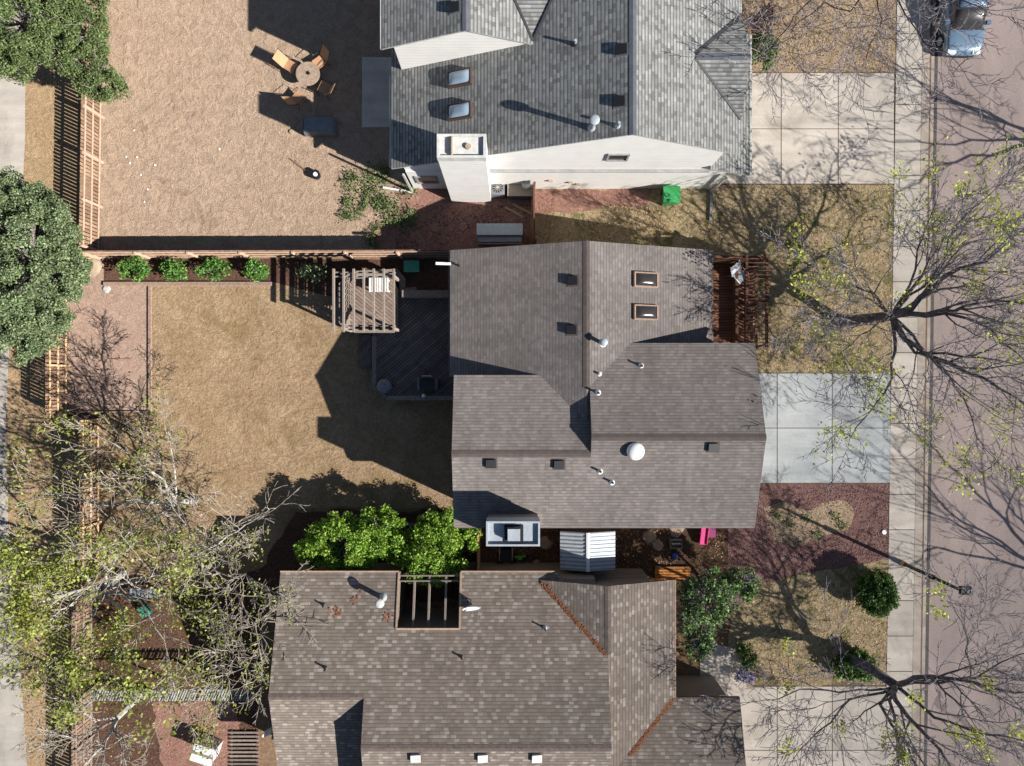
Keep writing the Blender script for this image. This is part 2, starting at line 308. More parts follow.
    def build(s, name, mats, parent=None, org=None):
        me = bpy.data.meshes.new(name); o = org if org is not None else (ORG[parent.name] if parent else Vector((0, 0, 0)))
        me.from_pydata([(x - o[0], y - o[1], z - o[2]) for x, y, z in s.v], [], s.f)
        for m in (mats if isinstance(mats, (list, tuple)) else [mats]): me.materials.append(M[m] if isinstance(m, str) else m)
        me.polygons.foreach_set('material_index', s.mi); me.polygons.foreach_set('use_smooth', s.sm)
        if any(u for u in s.uv):
            l = me.uv_layers.new(name='UVMap'); k = 0
            for u, f in zip(s.uv, s.f):
                for j in range(len(f)):
                    if u: l.data[k].uv = u[j]
                    k += 1
        me.update(); ob = bpy.data.objects.new(name, me); C.objects.link(ob)
        if parent: ob.parent = parent; ORG[ob.name] = Vector(o)
        elif org is not None: ob.location = org; ORG[ob.name] = Vector(org)
        return ob
def tag(o, label=None, cat=None, group=None, kind=None):
    if label: o['label'] = label
    if cat: o['category'] = cat
    if group: o['group'] = group
    if kind: o['kind'] = kind
    return o
def thing(name, label, cat, loc=(0, 0, 0), group=None):
    o = bpy.data.objects.new(name, None); C.objects.link(o); o.location = loc; o.empty_display_size = 0.2
    ORG[o.name] = Vector(loc); return tag(o, label, cat, group)
def dup(root, loc, rot=None, label=None, group=None, scale=None):
    r = root.copy(); C.objects.link(r); r.location = loc
    if rot is not None: r.rotation_euler = rot
    if scale: r.scale = (scale,) * 3 if not hasattr(scale, '__len__') else scale
    if label: r['label'] = label
    if group: r['group'] = group
    for ch in list(root.children):
        c = ch.copy(); C.objects.link(c); c.parent = r
        for gch in list(ch.children):
            d = gch.copy(); C.objects.link(d); d.parent = c
    return r
def roofpt(px, py, fn):
    z = 4.0
    for _ in range(25):
        p = P(px, py, z); z = fn(p.x, p.y)
    return P(px, py, z)
def slope_rot(fn):
    gx = fn(1, 0) - fn(0, 0); gy = fn(0, 1) - fn(0, 0)
    nrm = Vector((-gx, -gy, 1)).normalized(); x = Vector((1, 0, gx)).normalized(); y = nrm.cross(x)
    return Matrix((x, y, nrm)).transposed().to_euler()

# ------------------------------------------------------------------ the setting
def patch(name, pts, z, mat, jit=0.0, step=0.35, seed=1, px=True, thick=0):
    w = [P(a, b, z) for a, b in pts] if px else [Vector((a, b, z)) for a, b in pts]
    out = []
    n = len(w)
    for i in range(n):
        a = w[i]; b = w[(i + 1) % n]; k = max(1, int((b - a).length / step)) if jit else 1
        for j in range(k):
            p = a.lerp(b, j / k)
            if jit:
                v = mnoise.noise_vector(Vector((p.x * 0.9, p.y * 0.9, seed * 7.3))) * jit + mnoise.noise_vector(Vector((p.x * 4, p.y * 4, seed * 3.1))) * jit * 0.5
                p = Vector((p.x + v.x, p.y + v.y, z))
            out.append((p.x, p.y))
    m = MB()
    A = sum(out[i][0] * out[(i + 1) % len(out)][1] - out[(i + 1) % len(out)][0] * out[i][1] for i in range(len(out)))
    if A < 0: out.reverse()
    if thick: m.prism(out, z - thick, z)
    else: m.add([(x, y, z) for x, y in out], [tuple(range(len(out)))])
    o = m.build(name, mat); tag(o, kind='structure'); return o
RX = lambda x, y: x - .0155 * (y - 100)
def strip(name, xa, xb, ztop, mat, zbot=None, jit=0, y0=-2200, y1=2900):
    pts = [P(RX(xa, y0), y0), P(RX(xb, y0), y0), P(RX(xb, y1), y1), P(RX(xa, y1), y1)]
    if jit: return patch(name, [(RX(xa, y0 / 8), y0 / 8), (RX(xb, y0 / 8), y0 / 8), (RX(xb, 900), 900), (RX(xa, 900), 900)], ztop, mat, jit, .3)
    m = MB()
    if zbot is None: m.add([(p.x, p.y, ztop) for p in reversed(pts)], [(0, 1, 2, 3)])
    else: m.prism([(p.x, p.y) for p in pts], zbot, ztop)
    return tag(m.build(name, mat), kind='structure')
tag(MB().add([(-400, -400, -.16), (400, -400, -.16), (400, 400, -.16), (-400, 400, -.16)], [(0, 1, 2, 3)]).build('ground', 'ground'), kind='structure')
strip('road', 935, 1135, -.12, 'road'); strip('gutter_pan', 931, 935.3, -.116, 'curb'); strip('asphalt_edge', 935.3, 938.6, -.114, 'gutterpan')
strip('terrain', -1900, 921, 0, 'ground', -.15); strip('far_verge', 1135, 2500, 0, 'lawn', -.15)
strip('curb', 921.3, 928.8, .03, 'curb', -.14); strip('curb_face', 928.9, 931, -.02, 'seam', -.14)
def walk():
    m = MB(); y = -320
    while y < 1100:
        a, b, c, d = (895.3, y + .4), (920.9, y + .4), (920.9, y + 35), (895.3, y + 35)
        m.prism([tuple(P(RX(*q), q[1]).xy) for q in (a, b, c, d)], -.05, .035); y += 35.4
    m.prism([tuple(P(RX(*q), q[1]).xy) for q in ((895, -320), (921, -320), (921, 1100), (895, 1100))], -.05, .02, 1)
    tag(m.build('sidewalk', ['concrete', 'joint']), kind='structure')
def slabs(name, xs, ys, z, mat, gap=.02):
    m = MB()
    for i in range(len(xs) - 1):
        for j in range(len(ys) - 1):
            a = P(xs[i], ys[j]); b = P(xs[i + 1], ys[j + 1])
            m.box(a.x + gap, b.x - gap, b.y + gap, a.y - gap, -.05, z)
    a = P(xs[0], ys[0]); b = P(xs[-1], ys[-1]); m.box(a.x, b.x, b.y, a.y, -.05, z - .015, 1)
    return tag(m.build(name, [mat, 'joint']), kind='structure')
walk()
slabs('driveway', [700, 781, 838, 894], [73, 129, 184], .03, 'concrete')
slabs('driveway', [700, 777, 832, 890.5], [373, 428, 483], .03, 'newconcrete')
slabs('driveway', [690, 777, 832, 886], [686, 750, 815], .03, 'concrete')
patch('dirt_yard', [(94, -60), (545, -60), (545, 256), (94, 258)], .004, 'sand')
patch('verge', [(-60, -60), (96, -60), (100, 255), (66, 300), (66, 420), (100, 425), (100, 560), (92, 580), (92, 830), (-60, 830)], .004, 'strip')
patch('backyard_lawn', [(150, 282), (458, 282), (458, 508), (290, 508), (270, 570), (100, 570), (100, 412), (150, 412)], .008, 'grass', .12)
patch('gravel_pad', [(66, 258), (150, 258), (150, 411), (66, 413)], .012, 'gravel', .03)
patch('planting_bed', [(104, 259), (455, 259), (455, 296), (330, 296), (275, 283), (104, 283)], .014, 'darkmulch', .05)
patch('side_bed', [(395, 186), (534, 186), (534, 258), (372, 258), (376, 226), (402, 205)], .012, 'redgravel', .25)
patch('side_lawn', [(534, 188), (760, 188), (760, 275), (534, 275)], .012, 'lawn')
patch('side_mulch', [(534, 188), (652, 189), (646, 203), (610, 206), (560, 212), (534, 216)], .016, 'redgravel', .3)
patch('front_lawn', [(735, -60), (897, -60), (895.4, 72), (735, 72)], .016, 'leafy')
patch('front_lawn', [(735, 185), (893.7, 185), (891, 372.5), (735, 372.5)], .018, 'lawn')
patch('mulch_bed', [(728, 484), (889.2, 484), (888, 575), (728, 618)], .016, 'redmulch')
patch('bare_clearing', [(764, 508), (785, 500), (806, 512), (822, 503), (846, 500), (854, 512), (848, 530), (820, 536), (796, 545), (772, 540)], .022, 'leafy', .15)
patch('front_lawn', [(728, 615), (760, 585), (810, 572), (860, 566), (888.2, 556), (886.2, 685), (728, 685)], .024, 'lawn', .2)
patch('side_yard', [(452, 500), (728, 500), (728, 600), (452, 600)], .01, 'sideground')
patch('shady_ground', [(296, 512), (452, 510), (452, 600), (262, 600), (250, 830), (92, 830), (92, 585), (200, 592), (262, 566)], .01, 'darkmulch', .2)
patch('gravel_yard', [(152, 700), (238, 702), (242, 830), (176, 830), (160, 760)], .018, 'redgravel', .3)
patch('front_path', [(700, 640), (735, 648), (748, 664), (746, 690), (700, 690)], .028, 'concrete', .06)
patch('garden_path', [(-60, -60), (26, -60), (25, 140), (22, 200), (10, 330), (6, 420), (8, 520), (13, 600), (22, 690), (27, 766), (30, 830), (-60, 830)], .03, 'pathconcrete')
patch('patio_slab', [(362, 57), (395, 57), (395, 127), (362, 127)], .05, 'concrete', thick=.05)
# timber edgings
tag(MB().bar(P(150, 284, .05), P(150, 412, .05), .14, .12).bar(P(66, 412, .05), P(149, 412, .05), .1, .1).build('landscape_edging', 'edge'), 'L shaped timber edging around the pinkish gravel pad', 'edging')
tag(MB().bar(P(104, 284, .07), P(272, 284, .07), .2, .15).build('landscape_edging', 'edge'), 'long straight border edging in front of four green shrubs', 'edging')

# ------------------------------------------------------------------ brown roofed middle house
sA, sB = .339, .33
A_w = lambda x, y: 4.8 - sA * (3.3 - x)
A_e = lambda x, y: 4.8 - sA * (x - 3.3)
W_n = lambda x, y: 4.1 + sB * (.36 - y)
B_s = lambda x, y: 4.1 + sB * (y + 6.52)
E_n = lambda x, y: 4.1 + sB * (1.81 - y)
hm = thing('house', 'brown shingled house in the middle with joined gables and two skylights', 'house', (4, 0, 0))
r = MB()
r.roof([(-2.93, 6.29), (3.3, 6.29), (3.3, -1.7), (1.3, .3), (-2.93, .3)], A_w)
r.roof([(3.302, 6.29), (9.46, 6.29), (9.46, 1.5), (3.302, -1.7)], A_e)
yw = (.36 - 6.52) / 2; ye = (1.81 - 6.52) / 2
r.roof([(-2.63, .36), (3.6, .36), (3.6, yw), (-2.63, yw)], W_n)
r.roof([(-2.63, yw - .002), (3.44, yw - .002), (3.44, -6.52), (-2.63, -6.52)], B_s)
r.roof([(3.45, 1.81), (11.0, 1.81), (11.0, ye), (3.45, ye)], E_n)
r.roof([(3.442, ye - .002), (11.0, ye - .002), (11.0, -6.52), (3.442, -6.52)], B_s)
rf = r.build('roof', ['roofM', 'fasciaM'], hm)
rc = MB(); rc.cap((3.3, 6.3, 4.8), (3.3, -.2, 4.8), .15, .05); rc.cap((-2.64, yw, B_s(0, yw)), (3.44, yw, B_s(0, yw)), .15, .05); rc.cap((3.44, ye, B_s(0, ye)), (11.01, ye, B_s(0, ye)), .15, .05)
rc.build('ridge_cap', 'ridgeM', rf)
for a in ((-3.02, -2.94, .3, 6.3, 2.42, 2.56), (9.47, 9.56, 1.9, 6.3, 2.45, 2.58), (-2.6, 11, -6.58, -6.53, 3.9, 4.04)): MB().box(*a).build('gutter', 'fasciaM', rf)
w_ = MB()
w_.hull([(-2.4, 0), (-2.4, A_w(-2.4, 0) - .2), (3.3, 4.6), (9.0, A_e(9.0, 0) - .2), (9.0, 0)], -1.5, 6.0, 'y')
w_.hull([(.1, 0), (.1, W_n(0, .1) - .2), (yw, W_n(0, yw) - .2), (-6.1, B_s(0, -6.1) - .2), (-6.1, 0)], -2.3, 3.5, 'x')
w_.hull([(1.5, 0), (1.5, E_n(0, 1.5) - .14), (ye, E_n(0, ye) - .14), (-6.12, B_s(0, -6.12) - .2), (-6.12, 0)], 3.52, 10.6, 'x')
w_.build('wall', 'sideM', hm)
MB().box(10.6, 10.66, -5.5, -.6, .05, 2.4).build('garage_door', 'offwhite', hm)
ch = MB().box(-1.05, 1.14, -6.84, -5.87, 0, 6.0).build('chimney', 'sideM', hm)
c2 = MB().box(-1.09, 1.18, -6.88, -5.83, 5.35, 6.08)
for a in ((-1.09, 1.18, -6.88, -6.8), (-1.09, 1.18, -5.91, -5.83), (-1.09, -1.01, -6.8, -5.91), (1.10, 1.18, -6.8, -5.91)): c2.box(*a, 6.082, 6.24)
c2.build('chimney_cap', 'galv', ch)
f2 = MB().box(-.22, .38, -6.65, -6.05, 6.085, 6.45).box(-.32, .48, -6.72, -6.0, 6.1, 6.14); f2.build('flue_box', 'darkmetal', ch)
MB().box(-.18, .34, -6.6, -6.1, 6.452, 6.5).build('flue_lid', 'galv', ch)
# ------------------------------------------------------------------ white house with grey roof, top
rx, sW, sE, rz = 4.86, .42, .477, 7.6
N_w = lambda x, y: rz - sW * (rx - x)
N_e = lambda x, y: rz - sE * (x - rx)
N_g = lambda x, y: 7.1 - .42 * (x + 1.88)
N_h = lambda x, y: 7.1 - .42 * (-1.88 - x)
N_v = lambda x, y: 5.9 + .24 * (y - 14.65)
X_n = lambda x, y: 6.25 - .48 * (y - 13.77)
X_s = lambda x, y: 6.25 - .48 * (13.77 - y)
N_l = lambda x, y: 3.4 - .39 * (x - 9.25)
NY = 24
hn = thing('house', 'white sided house under a grey roof at the top', 'house', (3, 14, 0))
r = MB()
r.roof([(-5.62, 9.98), (rx, 9.98), (rx, NY), (-5.62, NY)], N_w, .09)
r.roof([(rx + .002, 9.98), (10.0, 9.98), (10.0, NY), (rx + .002, NY)], N_e, .09)
r.roof([(-5.6, 14.42), (-1.882, 14.42), (-1.882, NY), (-5.6, NY)], N_h, .09)
r.roof([(-1.88, 14.42), (.92, 14.42), (.92, 14.7), (-.62, 17.4), (-1.88, NY)], N_g, .09)
r.roof([(.9, 14.6), (2.6, 17.9), (2.6, NY), (-1.0, NY), (-1.0, 17.9)], N_v)
yv = 16.07
r.roof([(7.65, 13.771), (10.05, 13.771), (10.05, yv), (9.95, yv)], X_n)
r.roof([(7.65, 13.77), (10.05, 13.77), (10.05, 13.77 - 2.3), (9.95, 13.77 - 2.3)], X_s)
r.roof([(9.2, 9.9), (11.28, 9.88), (11.28, 16.6), (9.2, 16.6)], N_l)
rf = r.build('roof', ['roofN', 'fasciaN'], hn)
rc = MB().cap((rx, 9.97, rz), (rx, NY, rz), .15, .06).cap((-1.88, 14.4, 7.1), (-1.88, NY, 7.1), .15, .06).cap((7.7, 13.77, 6.25), (10.06, 13.77, 6.25), .13, .06)
rc.build('ridge_cap', 'ridgeN', rf)
for a in (((7.72, 13.88, 6.24), (9.98, 16.02, 5.2), .17, .05), ((7.72, 13.66, 6.24), (9.98, 11.52, 5.2), .1, .05), ((.9, 14.55, 5.95), (-.62, 17.6, 6.62), .1, .05), ((.9, 14.55, 5.95), (2.55, 17.9, 6.7), .1, .05)): MB().bar(*a).build('valley_flashing', 'valleyN', rf)
for a in ((-5.72, -5.63, 10.1, 14.4, 3.0, 3.13), (-5.7, -5.61, 14.45, NY, 5.38, 5.5), (11.29, 11.38, 10.0, 16.5, 2.5, 2.62), (10.01, 10.08, 16.2, NY, 4.95, 5.08)): MB().box(*a).build('gutter', 'fasciaN', rf)
w_ = MB()
w_.hull([(-5.05, 0), (-5.05, N_w(-5.05, 0) - .18), (rx, rz - .18), (9.25, N_e(9.25, 0) - .18), (9.25, 0)], 10.06, NY - .2, 'y')
w_.hull([(-5.1, 2), (-5.1, N_h(-5.1, 0) - .18), (-1.88, 6.92), (2.0, N_g(2.0, 0) - .18), (2.0, 2)], 14.5, NY - .3, 'y')
w_.hull([(-5.02, 0), (-5.02, 2.8), (9.3, 2.8), (9.8, N_l(9.8, 0) - .17), (10.15, N_l(10.15, 0) - .17), (10.15, 0)], 9.96, 16.4, 'y')
w_.build('wall', 'sideN', hn)
MB().box(-2.9, 9.3, 9.92, 10.05, 2.805, 2.88).build('trim_board', 'trimN', hn)
def window(x0, x1, z0, z1, y):
    f = MB()
    for a in ((x0 - .09, x1 + .09, z1, z1 + .09), (x0 - .09, x1 + .09, z0 - .09, z0), (x0 - .09, x0, z0, z1), (x1, x1 + .09, z0, z1)): f.box(a[0], a[1], y - .07, y + .02, a[2], a[3])
    fo = f.build('window', 'trimN', hn)
    MB().box(x0, x1, y - .02, y + .02, z0, z1).build('pane', 'glass', fo)
for vx, vz in ((2.9, 1.2), (3.3, .9), (1.9, 1.5)): MB().box(vx - .1, vx + .1, 9.86, 9.958, vz - .08, vz + .08).build('wall_vent', 'stone', hn)
window(4.3, 5.1, 4.3, 5.0, 10.06); window(-4.6, -3.7, 1.2, 2.1, 9.96)
for x in (-5.1, 10.2): MB().bar((x, 9.78, 3.0 if x < 0 else 2.7), (x, 9.78, .1), .09, .09).build('downspout', 'fasciaN', hn)
MB().bar((-5.1, 9.75, .1), (-6.6, 10.0, .08), .1, .08).build('downspout_extension', 'white', hn)
MB().bar((10.2, 9.7, .1), (10.15, 8.3, .08), .12, .08).build('downspout_extension', 'midgrey', hn)
ch = MB().box(-3.08, -1.07, 9.28, 10.2, 0, 6.49).build('chimney', 'sideN', hn)
MB().box(-3.09, -2.97, 9.26, 10.24, 6.5, 6.95).box(-1.18, -1.06, 9.26, 10.24, 6.5, 6.95).box(-2.97, -1.18, 9.26, 9.36, 6.5, 6.95).box(-2.97, -1.18, 10.14, 10.24, 6.5, 6.95).box(-2.97, -1.18, 9.36, 10.14, 6.5, 6.8).build('chimney_cap', 'offwhite', ch)
MB().box(-2.5, -2.44, 9.38, 10.12, 6.81, 7.0).build('divider', 'stone', ch); MB().cyl((-1.8, 9.75, 6.81), .12, .1).build('flue', 'stone', ch)
# ------------------------------------------------------------------ bottom house with weathered roof
sC = .31
C_n = lambda x, y: 3 + sC * (-8.86 - y)
yc = -15.95; zc = C_n(0, yc); ycw = -14.0; zcw = C_n(0, ycw)
C_s = lambda x, y: zc + sC * (y - yc)
C_ws = lambda x, y: zcw + sC * (y - ycw)
Q_w = lambda x, y: 4.1 - sC * (4.35 - x)
Q_e = lambda x, y: 4.1 - sC * (x - 4.35)
S_n = lambda x, y: 3.1 + sC * (-14.7 - y)
hc = thing('house', 'mottled weathered roof house at the bottom with a slatted courtyard opening', 'house', (-2, -14, 0))
cx0, cx1, cyd = P(398, 0, 3).x, P(461, 0, 3).x, -11.25
r = MB()
xa = P(435, 0, 3).x
# left of the opening, right of it, and the long slope below it
r.roof([(-10.85, -8.86), (P(399, 0, 3).x, -8.86), (P(399, 0, 3).x, cyd), (-10.85, cyd)], C_n)
r.roof([(P(461, 0, 3).x, -8.86), (2.1, -8.86), (4.35, cyd), (P(461, 0, 3).x, cyd)], C_n)
r.roof([(-10.85, cyd - .001), (4.35, cyd - .001), (4.35, yc), (-6.6, yc), (-6.6, ycw), (-10.85, ycw)], C_n)
r.roof([(-6.6, yc - .002), (4.35, yc - .002), (4.35, -23), (-6.6, -23)], C_s)
r.roof([(-10.85, ycw - .002), (-6.3, ycw - .002), (-6.3, -19.2), (-10.85, -19.2)], C_ws)
r.roof([(1.3, -9.2), (4.35, -9.2), (4.35, -12.5)], Q_w)
r.roof([(4.351, -9.2), (7.6, -9.2), (7.6, -14.75), (4.351, -19)], Q_e)
r.roof([(7.55, -14.7), (10.65, -14.7), (10.65, -21), (3.0, -21), (3.8, -18.4)], S_n)
rf = r.build('roof', ['roofC', 'fasciaC'], hc)
rc = MB().cap((4.35, -9.2, 4.1), (4.35, -12.3, 4.1), .15, .05).cap((-6.6, yc, zc), (4.35, yc, zc), .16, .05).cap((-10.86, ycw, zcw), (-6.6, ycw, zcw), .14, .045)
rc.build('ridge_cap', 'ridgeC', rf)
rng = random.Random(5)
nd = MB()
def litter(a, b, n, spread):
    a = Vector(a); b = Vector(b)
    for _ in range(n):
        t_ = rng.random(); p = a.lerp(b, t_) + Vector((rng.gauss(0, spread), rng.gauss(0, spread), 0))
        z = max(C_n(p.x, p.y) if p.x < 4.3 else -9, Q_w(p.x, p.y) if p.x < 4.35 else Q_e(p.x, p.y), S_n(p.x, p.y) if p.x > 4.4 else -9) + .012
        q = rng.uniform(0, pi); s = rng.uniform(.03, .09); u = Vector((cos(q), sin(q), 0)) * s; w = Vector((-sin(q), cos(q), 0)) * s * .5
        nd.add([(p - u - w) + Vector((0, 0, z - p.z)), (p + u - w) + Vector((0, 0, z - p.z)), (p + u + w) + Vector((0, 0, z - p.z)), (p - u + w) + Vector((0, 0, z - p.z))], [(0, 1, 2, 3)])
litter((1.45, -9.35, 0), (4.2, -12.25, 0), 480, .04); litter((7.5, -14.8, 0), (5.4, -17.0, 0), 330, .045)
for p_, n_ in (((333, 612), 26), ((352, 600), 10), ((385, 616), 16)):
    q = roofpt(*p_, C_n); litter((q.x, q.y, 0), (q.x + .2, q.y, 0), n_, .12)
tag(nd.build('pine_needles', 'rust', rf), kind='stuff')
w_ = MB()
def cbody(y0, y1, x0, x1): w_.hull([(y0, 0), (y0, C_n(0, y0) - .2), (y1, C_n(0, y1) - .2), (y1, 0)], x0, x1, 'x')
cbody(-9.2, -13.9, -10.5, P(398, 0, 3).x - .1); cbody(-9.2, -13.9, P(462, 0, 3).x + .1, 3.9); cbody(cyd - .3, -15.9, -6.5, 4.32)
w_.hull([(-13.8, 0), (-13.8, zcw - .25), (-18.9, C_ws(0, -18.9) - .2), (-18.9, 0)], -10.48, -6.5, 'x')
w_.hull([(-15.8, 0), (-15.8, zc - .25), (-22.5, C_s(0, -22.5) - .2), (-22.5, 0)], -6.55, 4.3, 'x')
w_.hull([(1.7, 0), (1.7, Q_w(1.7, 0) - .2), (4.35, 3.9), (6.65, Q_e(6.65, 0) - .2), (6.65, 0)], -9.5, -20, 'y')
w_.hull([(-15.0, 0), (-15.0, S_n(0, -15.0) - .2), (-20.5, S_n(0, -20.5) - .2), (-20.5, 0)], 6.0, 10.3, 'x')
w_.build('wall', 'sideC', hc)
MB().box(1.75, 6.6, -9.49, -9.46, 1.0, 1.06).box(1.75, 6.6, -9.49, -9.46, 1.7, 1.76).build('trim_board', 'trimN', hc)
for i, px in enumerate((399, 414.5, 429.5, 446, 460)):
    a = P(px, 584, 2.95); b = Vector((a.x, cyd - .05, C_n(0, cyd) - .25))
    MB().bar((a.x, -9.0, 2.75), (a.x, cyd - .05, 3.45), .09, .14).build('courtyard_beam', 'pergola', hc)
for y in (-9.05, -9.3): MB().bar((P(398, 0, 3).x, y, 2.9), (P(461, 0, 3).x, y, 2.9), .06, .12).build('courtyard_beam', 'pergola', hc)
e = MB().box(P(398, 0, 3).x - .04, P(398, 0, 3).x + .05, cyd - .05, -8.84, 3.0, 3.02)
ft = MB()
for a_, b_ in (((-10.85, -8.83, 3.02), (P(399, 0, 3).x, -8.83, 3.02)), ((P(461, 0, 3).x, -8.83, 3.02), (2.0, -8.83, 3.02)), ((7.63, -9.2, 3.08), (7.63, -14.7, 3.08))): MB().bar(a_, b_, .07, .05).build('drip_edge', 'rail', rf)
for x in (P(399, 0, 3).x, P(461, 0, 3).x): ft.bar((x, -8.86, 3.03), (x, cyd, C_n(0, cyd) + .03), .08, .05)
ft.bar((P(399, 0, 3).x, cyd, C_n(0, cyd) + .03), (P(461, 0, 3).x, cyd, C_n(0, cyd) + .03), .08, .05)
ft.build('drip_edge', 'rail', rf)

# ------------------------------------------------------------------ roof hardware
rM = {'Aw': A_w, 'Ae': A_e, 'Ws': B_s, 'En': E_n, 'Nw': N_w, 'Nh': N_h, 'Cn': C_n, 'Cs': C_s, 'Q': Q_w}
def box_vent(px, py, fn, label, mats, group, src=None):
    loc = roofpt(px, py, fn)
    if src: return dup(src, loc, slope_rot(fn), label, group)
    t_ = thing('roof_vent', label, 'roof vent', (0, 0, 0), group)
    MB().box(-.28, .28, -.26, .26, .0, .012).build('flashing', mats[1], t_)
    MB().add([(-.2, -.18, .02), (.2, -.18, .02), (.2, .18, .02), (-.2, .18, .02), (-.22, -.2, .14), (.22, -.2, .10), (.22, .2, .10), (-.22, .2, .14)], [(4, 5, 6, 7), (0, 1, 5, 4), (1, 2, 6, 5), (2, 3, 7, 6), (3, 0, 4, 7)]).build('hood', mats[0], t_)
    t_.location = loc; t_.rotation_euler = slope_rot(fn); return t_
v0 = box_vent(573, 281, A_w, 'upper dark box vent on the west slope left of the skylights', ('darkmetal', 'ridgeM'), 'box vents on the brown roof')
for a in ((572, 330, A_w, 'lower dark box vent on the west slope left of the skylights'), (491, 463, B_s, 'dark box vent on the south slope nearest the chimney and backyard'), (559, 464, B_s, 'dark box vent on the south slope between chimney and white dome'), (713, 447, B_s, 'dark box vent east of the white dome, nearest the driveway')):
    box_vent(*a, None, 'box vents on the brown roof', v0)
n0 = box_vent(622, 50, N_w, 'upper dark box vent beside the main ridge of the grey roof', ('darkmetal', 'ridgeN'), 'box vents on the grey roof')
box_vent(620, 102, N_w, 'lower dark box vent beside the main ridge of the grey roof', None, 'box vents on the grey roof', n0)
box_vent(455, 8, N_h, 'dark box vent near the top left ridge of the grey roof', None, 'box vents on the grey roof', n0)
c0 = box_vent(537, 757, C_s, 'pale box vent below the ridge of the bottom roof, rightmost of three', ('offwhite', 'ridgeC'), 'pale box vents on the bottom roof')
box_vent(483, 757, C_s, 'pale box vent below the ridge of the bottom roof, middle of three', None, 'pale box vents on the bottom roof', c0)
box_vent(416, 757, C_s, 'pale box vent below the ridge of the bottom roof, leftmost of three', None, 'pale box vents on the bottom roof', c0)
def pipe(px, py, fn, label, h=.35, r=.05, mat='white', base='white', cap=False, group=None, rb=.16):
    loc = roofpt(px, py, fn); t_ = thing('vent_pipe', label, 'vent pipe', loc, group)
    MB().cyl(loc + Vector((0, 0, -.02)), r, h, 12).build('pipe', mat, t_)
    MB().cyl(loc - Vector((0, 0, .05)), rb, .16, 14, r + .01).build('flashing', base, t_)
    if cap:
        MB().cyl(loc + Vector((0, 0, h)), r * 1.9, .06, 14).dome(loc + Vector((0, 0, h + .06)), r * 1.9, .06, 14, 3).build('pipe_cap', mat, t_)
gp = 'vent pipes on the brown roof'
pipe(602, 343, A_e, 'tall round capped flue below the skylights of the brown roof', .6, .09, 'galv', 'white', True, gp, .22)
pipe(599, 374, E_n, 'white flashed pipe at the valley under the capped flue', .32, .05, 'galv', 'white', False, gp)
pipe(598, 393, E_n, 'white flashed pipe beside the dark triangular shadow', .34, .05, 'darkmetal', 'white', False, gp)
pipe(641, 366, E_n, 'lone white flashed pipe east of the valley pipes', .32, .05, 'darkmetal', 'offwhite', False, gp)
pipe(600, 471, B_s, 'white flashed pipe below and left of the white dome', .35, .05, 'darkmetal', 'white', False, gp)
pipe(612, 482, B_s, 'white flashed pipe lowest on the south slope of the brown roof', .35, .05, 'darkmetal', 'white', False, gp)
gc = 'vent pipes on the bottom roof'
pipe(383, 598, C_n, 'tall capped flue with a long shadow left of the courtyard opening', .75, .11, 'offwhite', 'galv', True, gc, .22)
pipe(324, 605, C_n, 'short dark pipe near the top left of the bottom roof', .26, .04, 'darkmetal', 'ridgeC', False, gc, .1)
pipe(326, 668, C_n, 'short dark pipe left of centre on the bottom roof', .3, .04, 'darkmetal', 'ridgeC', False, gc, .1)
pipe(462, 657, C_n, 'short dark pipe below the courtyard opening', .26, .04, 'darkmetal', 'ridgeC', False, gc, .1)
pipe(545, 628, C_n, 'dark pipe with grey flashing beside the rusty valley', .34, .04, 'darkmetal', 'galv', False, gc, .13)
gn = 'vent pipes on the grey roof'
pipe(575, 44, N_w, 'dark pipe alone on the upper west slope of the grey roof', .35, .06, 'galv', 'darkmetal', False, gn, .14)
pipe(592, 128, N_w, 'tall capped flue above the white gable casting the longest shadow', .85, .11, 'galv', 'galv', True, gn, .18)
pipe(618, 126, N_w, 'short grey pipe right of the tall capped flue above the gable', .4, .06, 'galv', 'galv', False, gn, .14)
# skylights
def skylight(px, py, fn, label, src=None, glassm='glass', w=1.1, h=.72, group=None, raise_=.15, frame='rail'):
    loc = roofpt(px, py, fn)
    if src: return dup(src, loc, slope_rot(fn), label, group)
    t_ = thing('skylight', label, 'skylight', (0, 0, 0), group)
    f = MB()
    for a in ((-w / 2, w / 2, h / 2 - .06, h / 2), (-w / 2, w / 2, -h / 2, -h / 2 + .06), (-w / 2, -w / 2 + .06, -h / 2 + .06, h / 2 - .06), (w / 2 - .06, w / 2, -h / 2 + .06, h / 2 - .06)): f.box(*a, 0, raise_)
    f.build('frame', frame, t_)
    m = MB(); n = 8; vs = []
    for j in range(n + 1):
        for i in range(n + 1):
            u = i / n * 2 - 1; v = j / n * 2 - 1
            vs.append((u * (w / 2 - .05), v * (h / 2 - .05), raise_ - .03 + .13 * (1 - u ** 4) * (1 - v ** 4)))
    m.add(vs, [(j * (n + 1) + i, j * (n + 1) + i + 1, (j + 1) * (n + 1) + i + 1, (j + 1) * (n + 1) + i) for j in range(n) for i in range(n)], smooth=True)
    m.build('dome', glassm, t_)
    t_.location = loc; t_.rotation_euler = slope_rot(fn); return t_
s0 = skylight(645, 280, A_e, 'upper dark domed skylight on the brown roof', group='skylights on the brown roof', h=.68, w=1.22)
skylight(645, 312.5, A_e, 'lower dark domed skylight on the brown roof', s0, group='skylights on the brown roof')
s1 = skylight(461, 79, N_w, 'upper bluish skylight on the grey roof', None, 'bglass', 1.15, .7, 'skylights on the grey roof', .22, 'sky_frame')
skylight(461, 112, N_w, 'lower bluish skylight nearest the white chimney', s1, group='skylights on the grey roof')
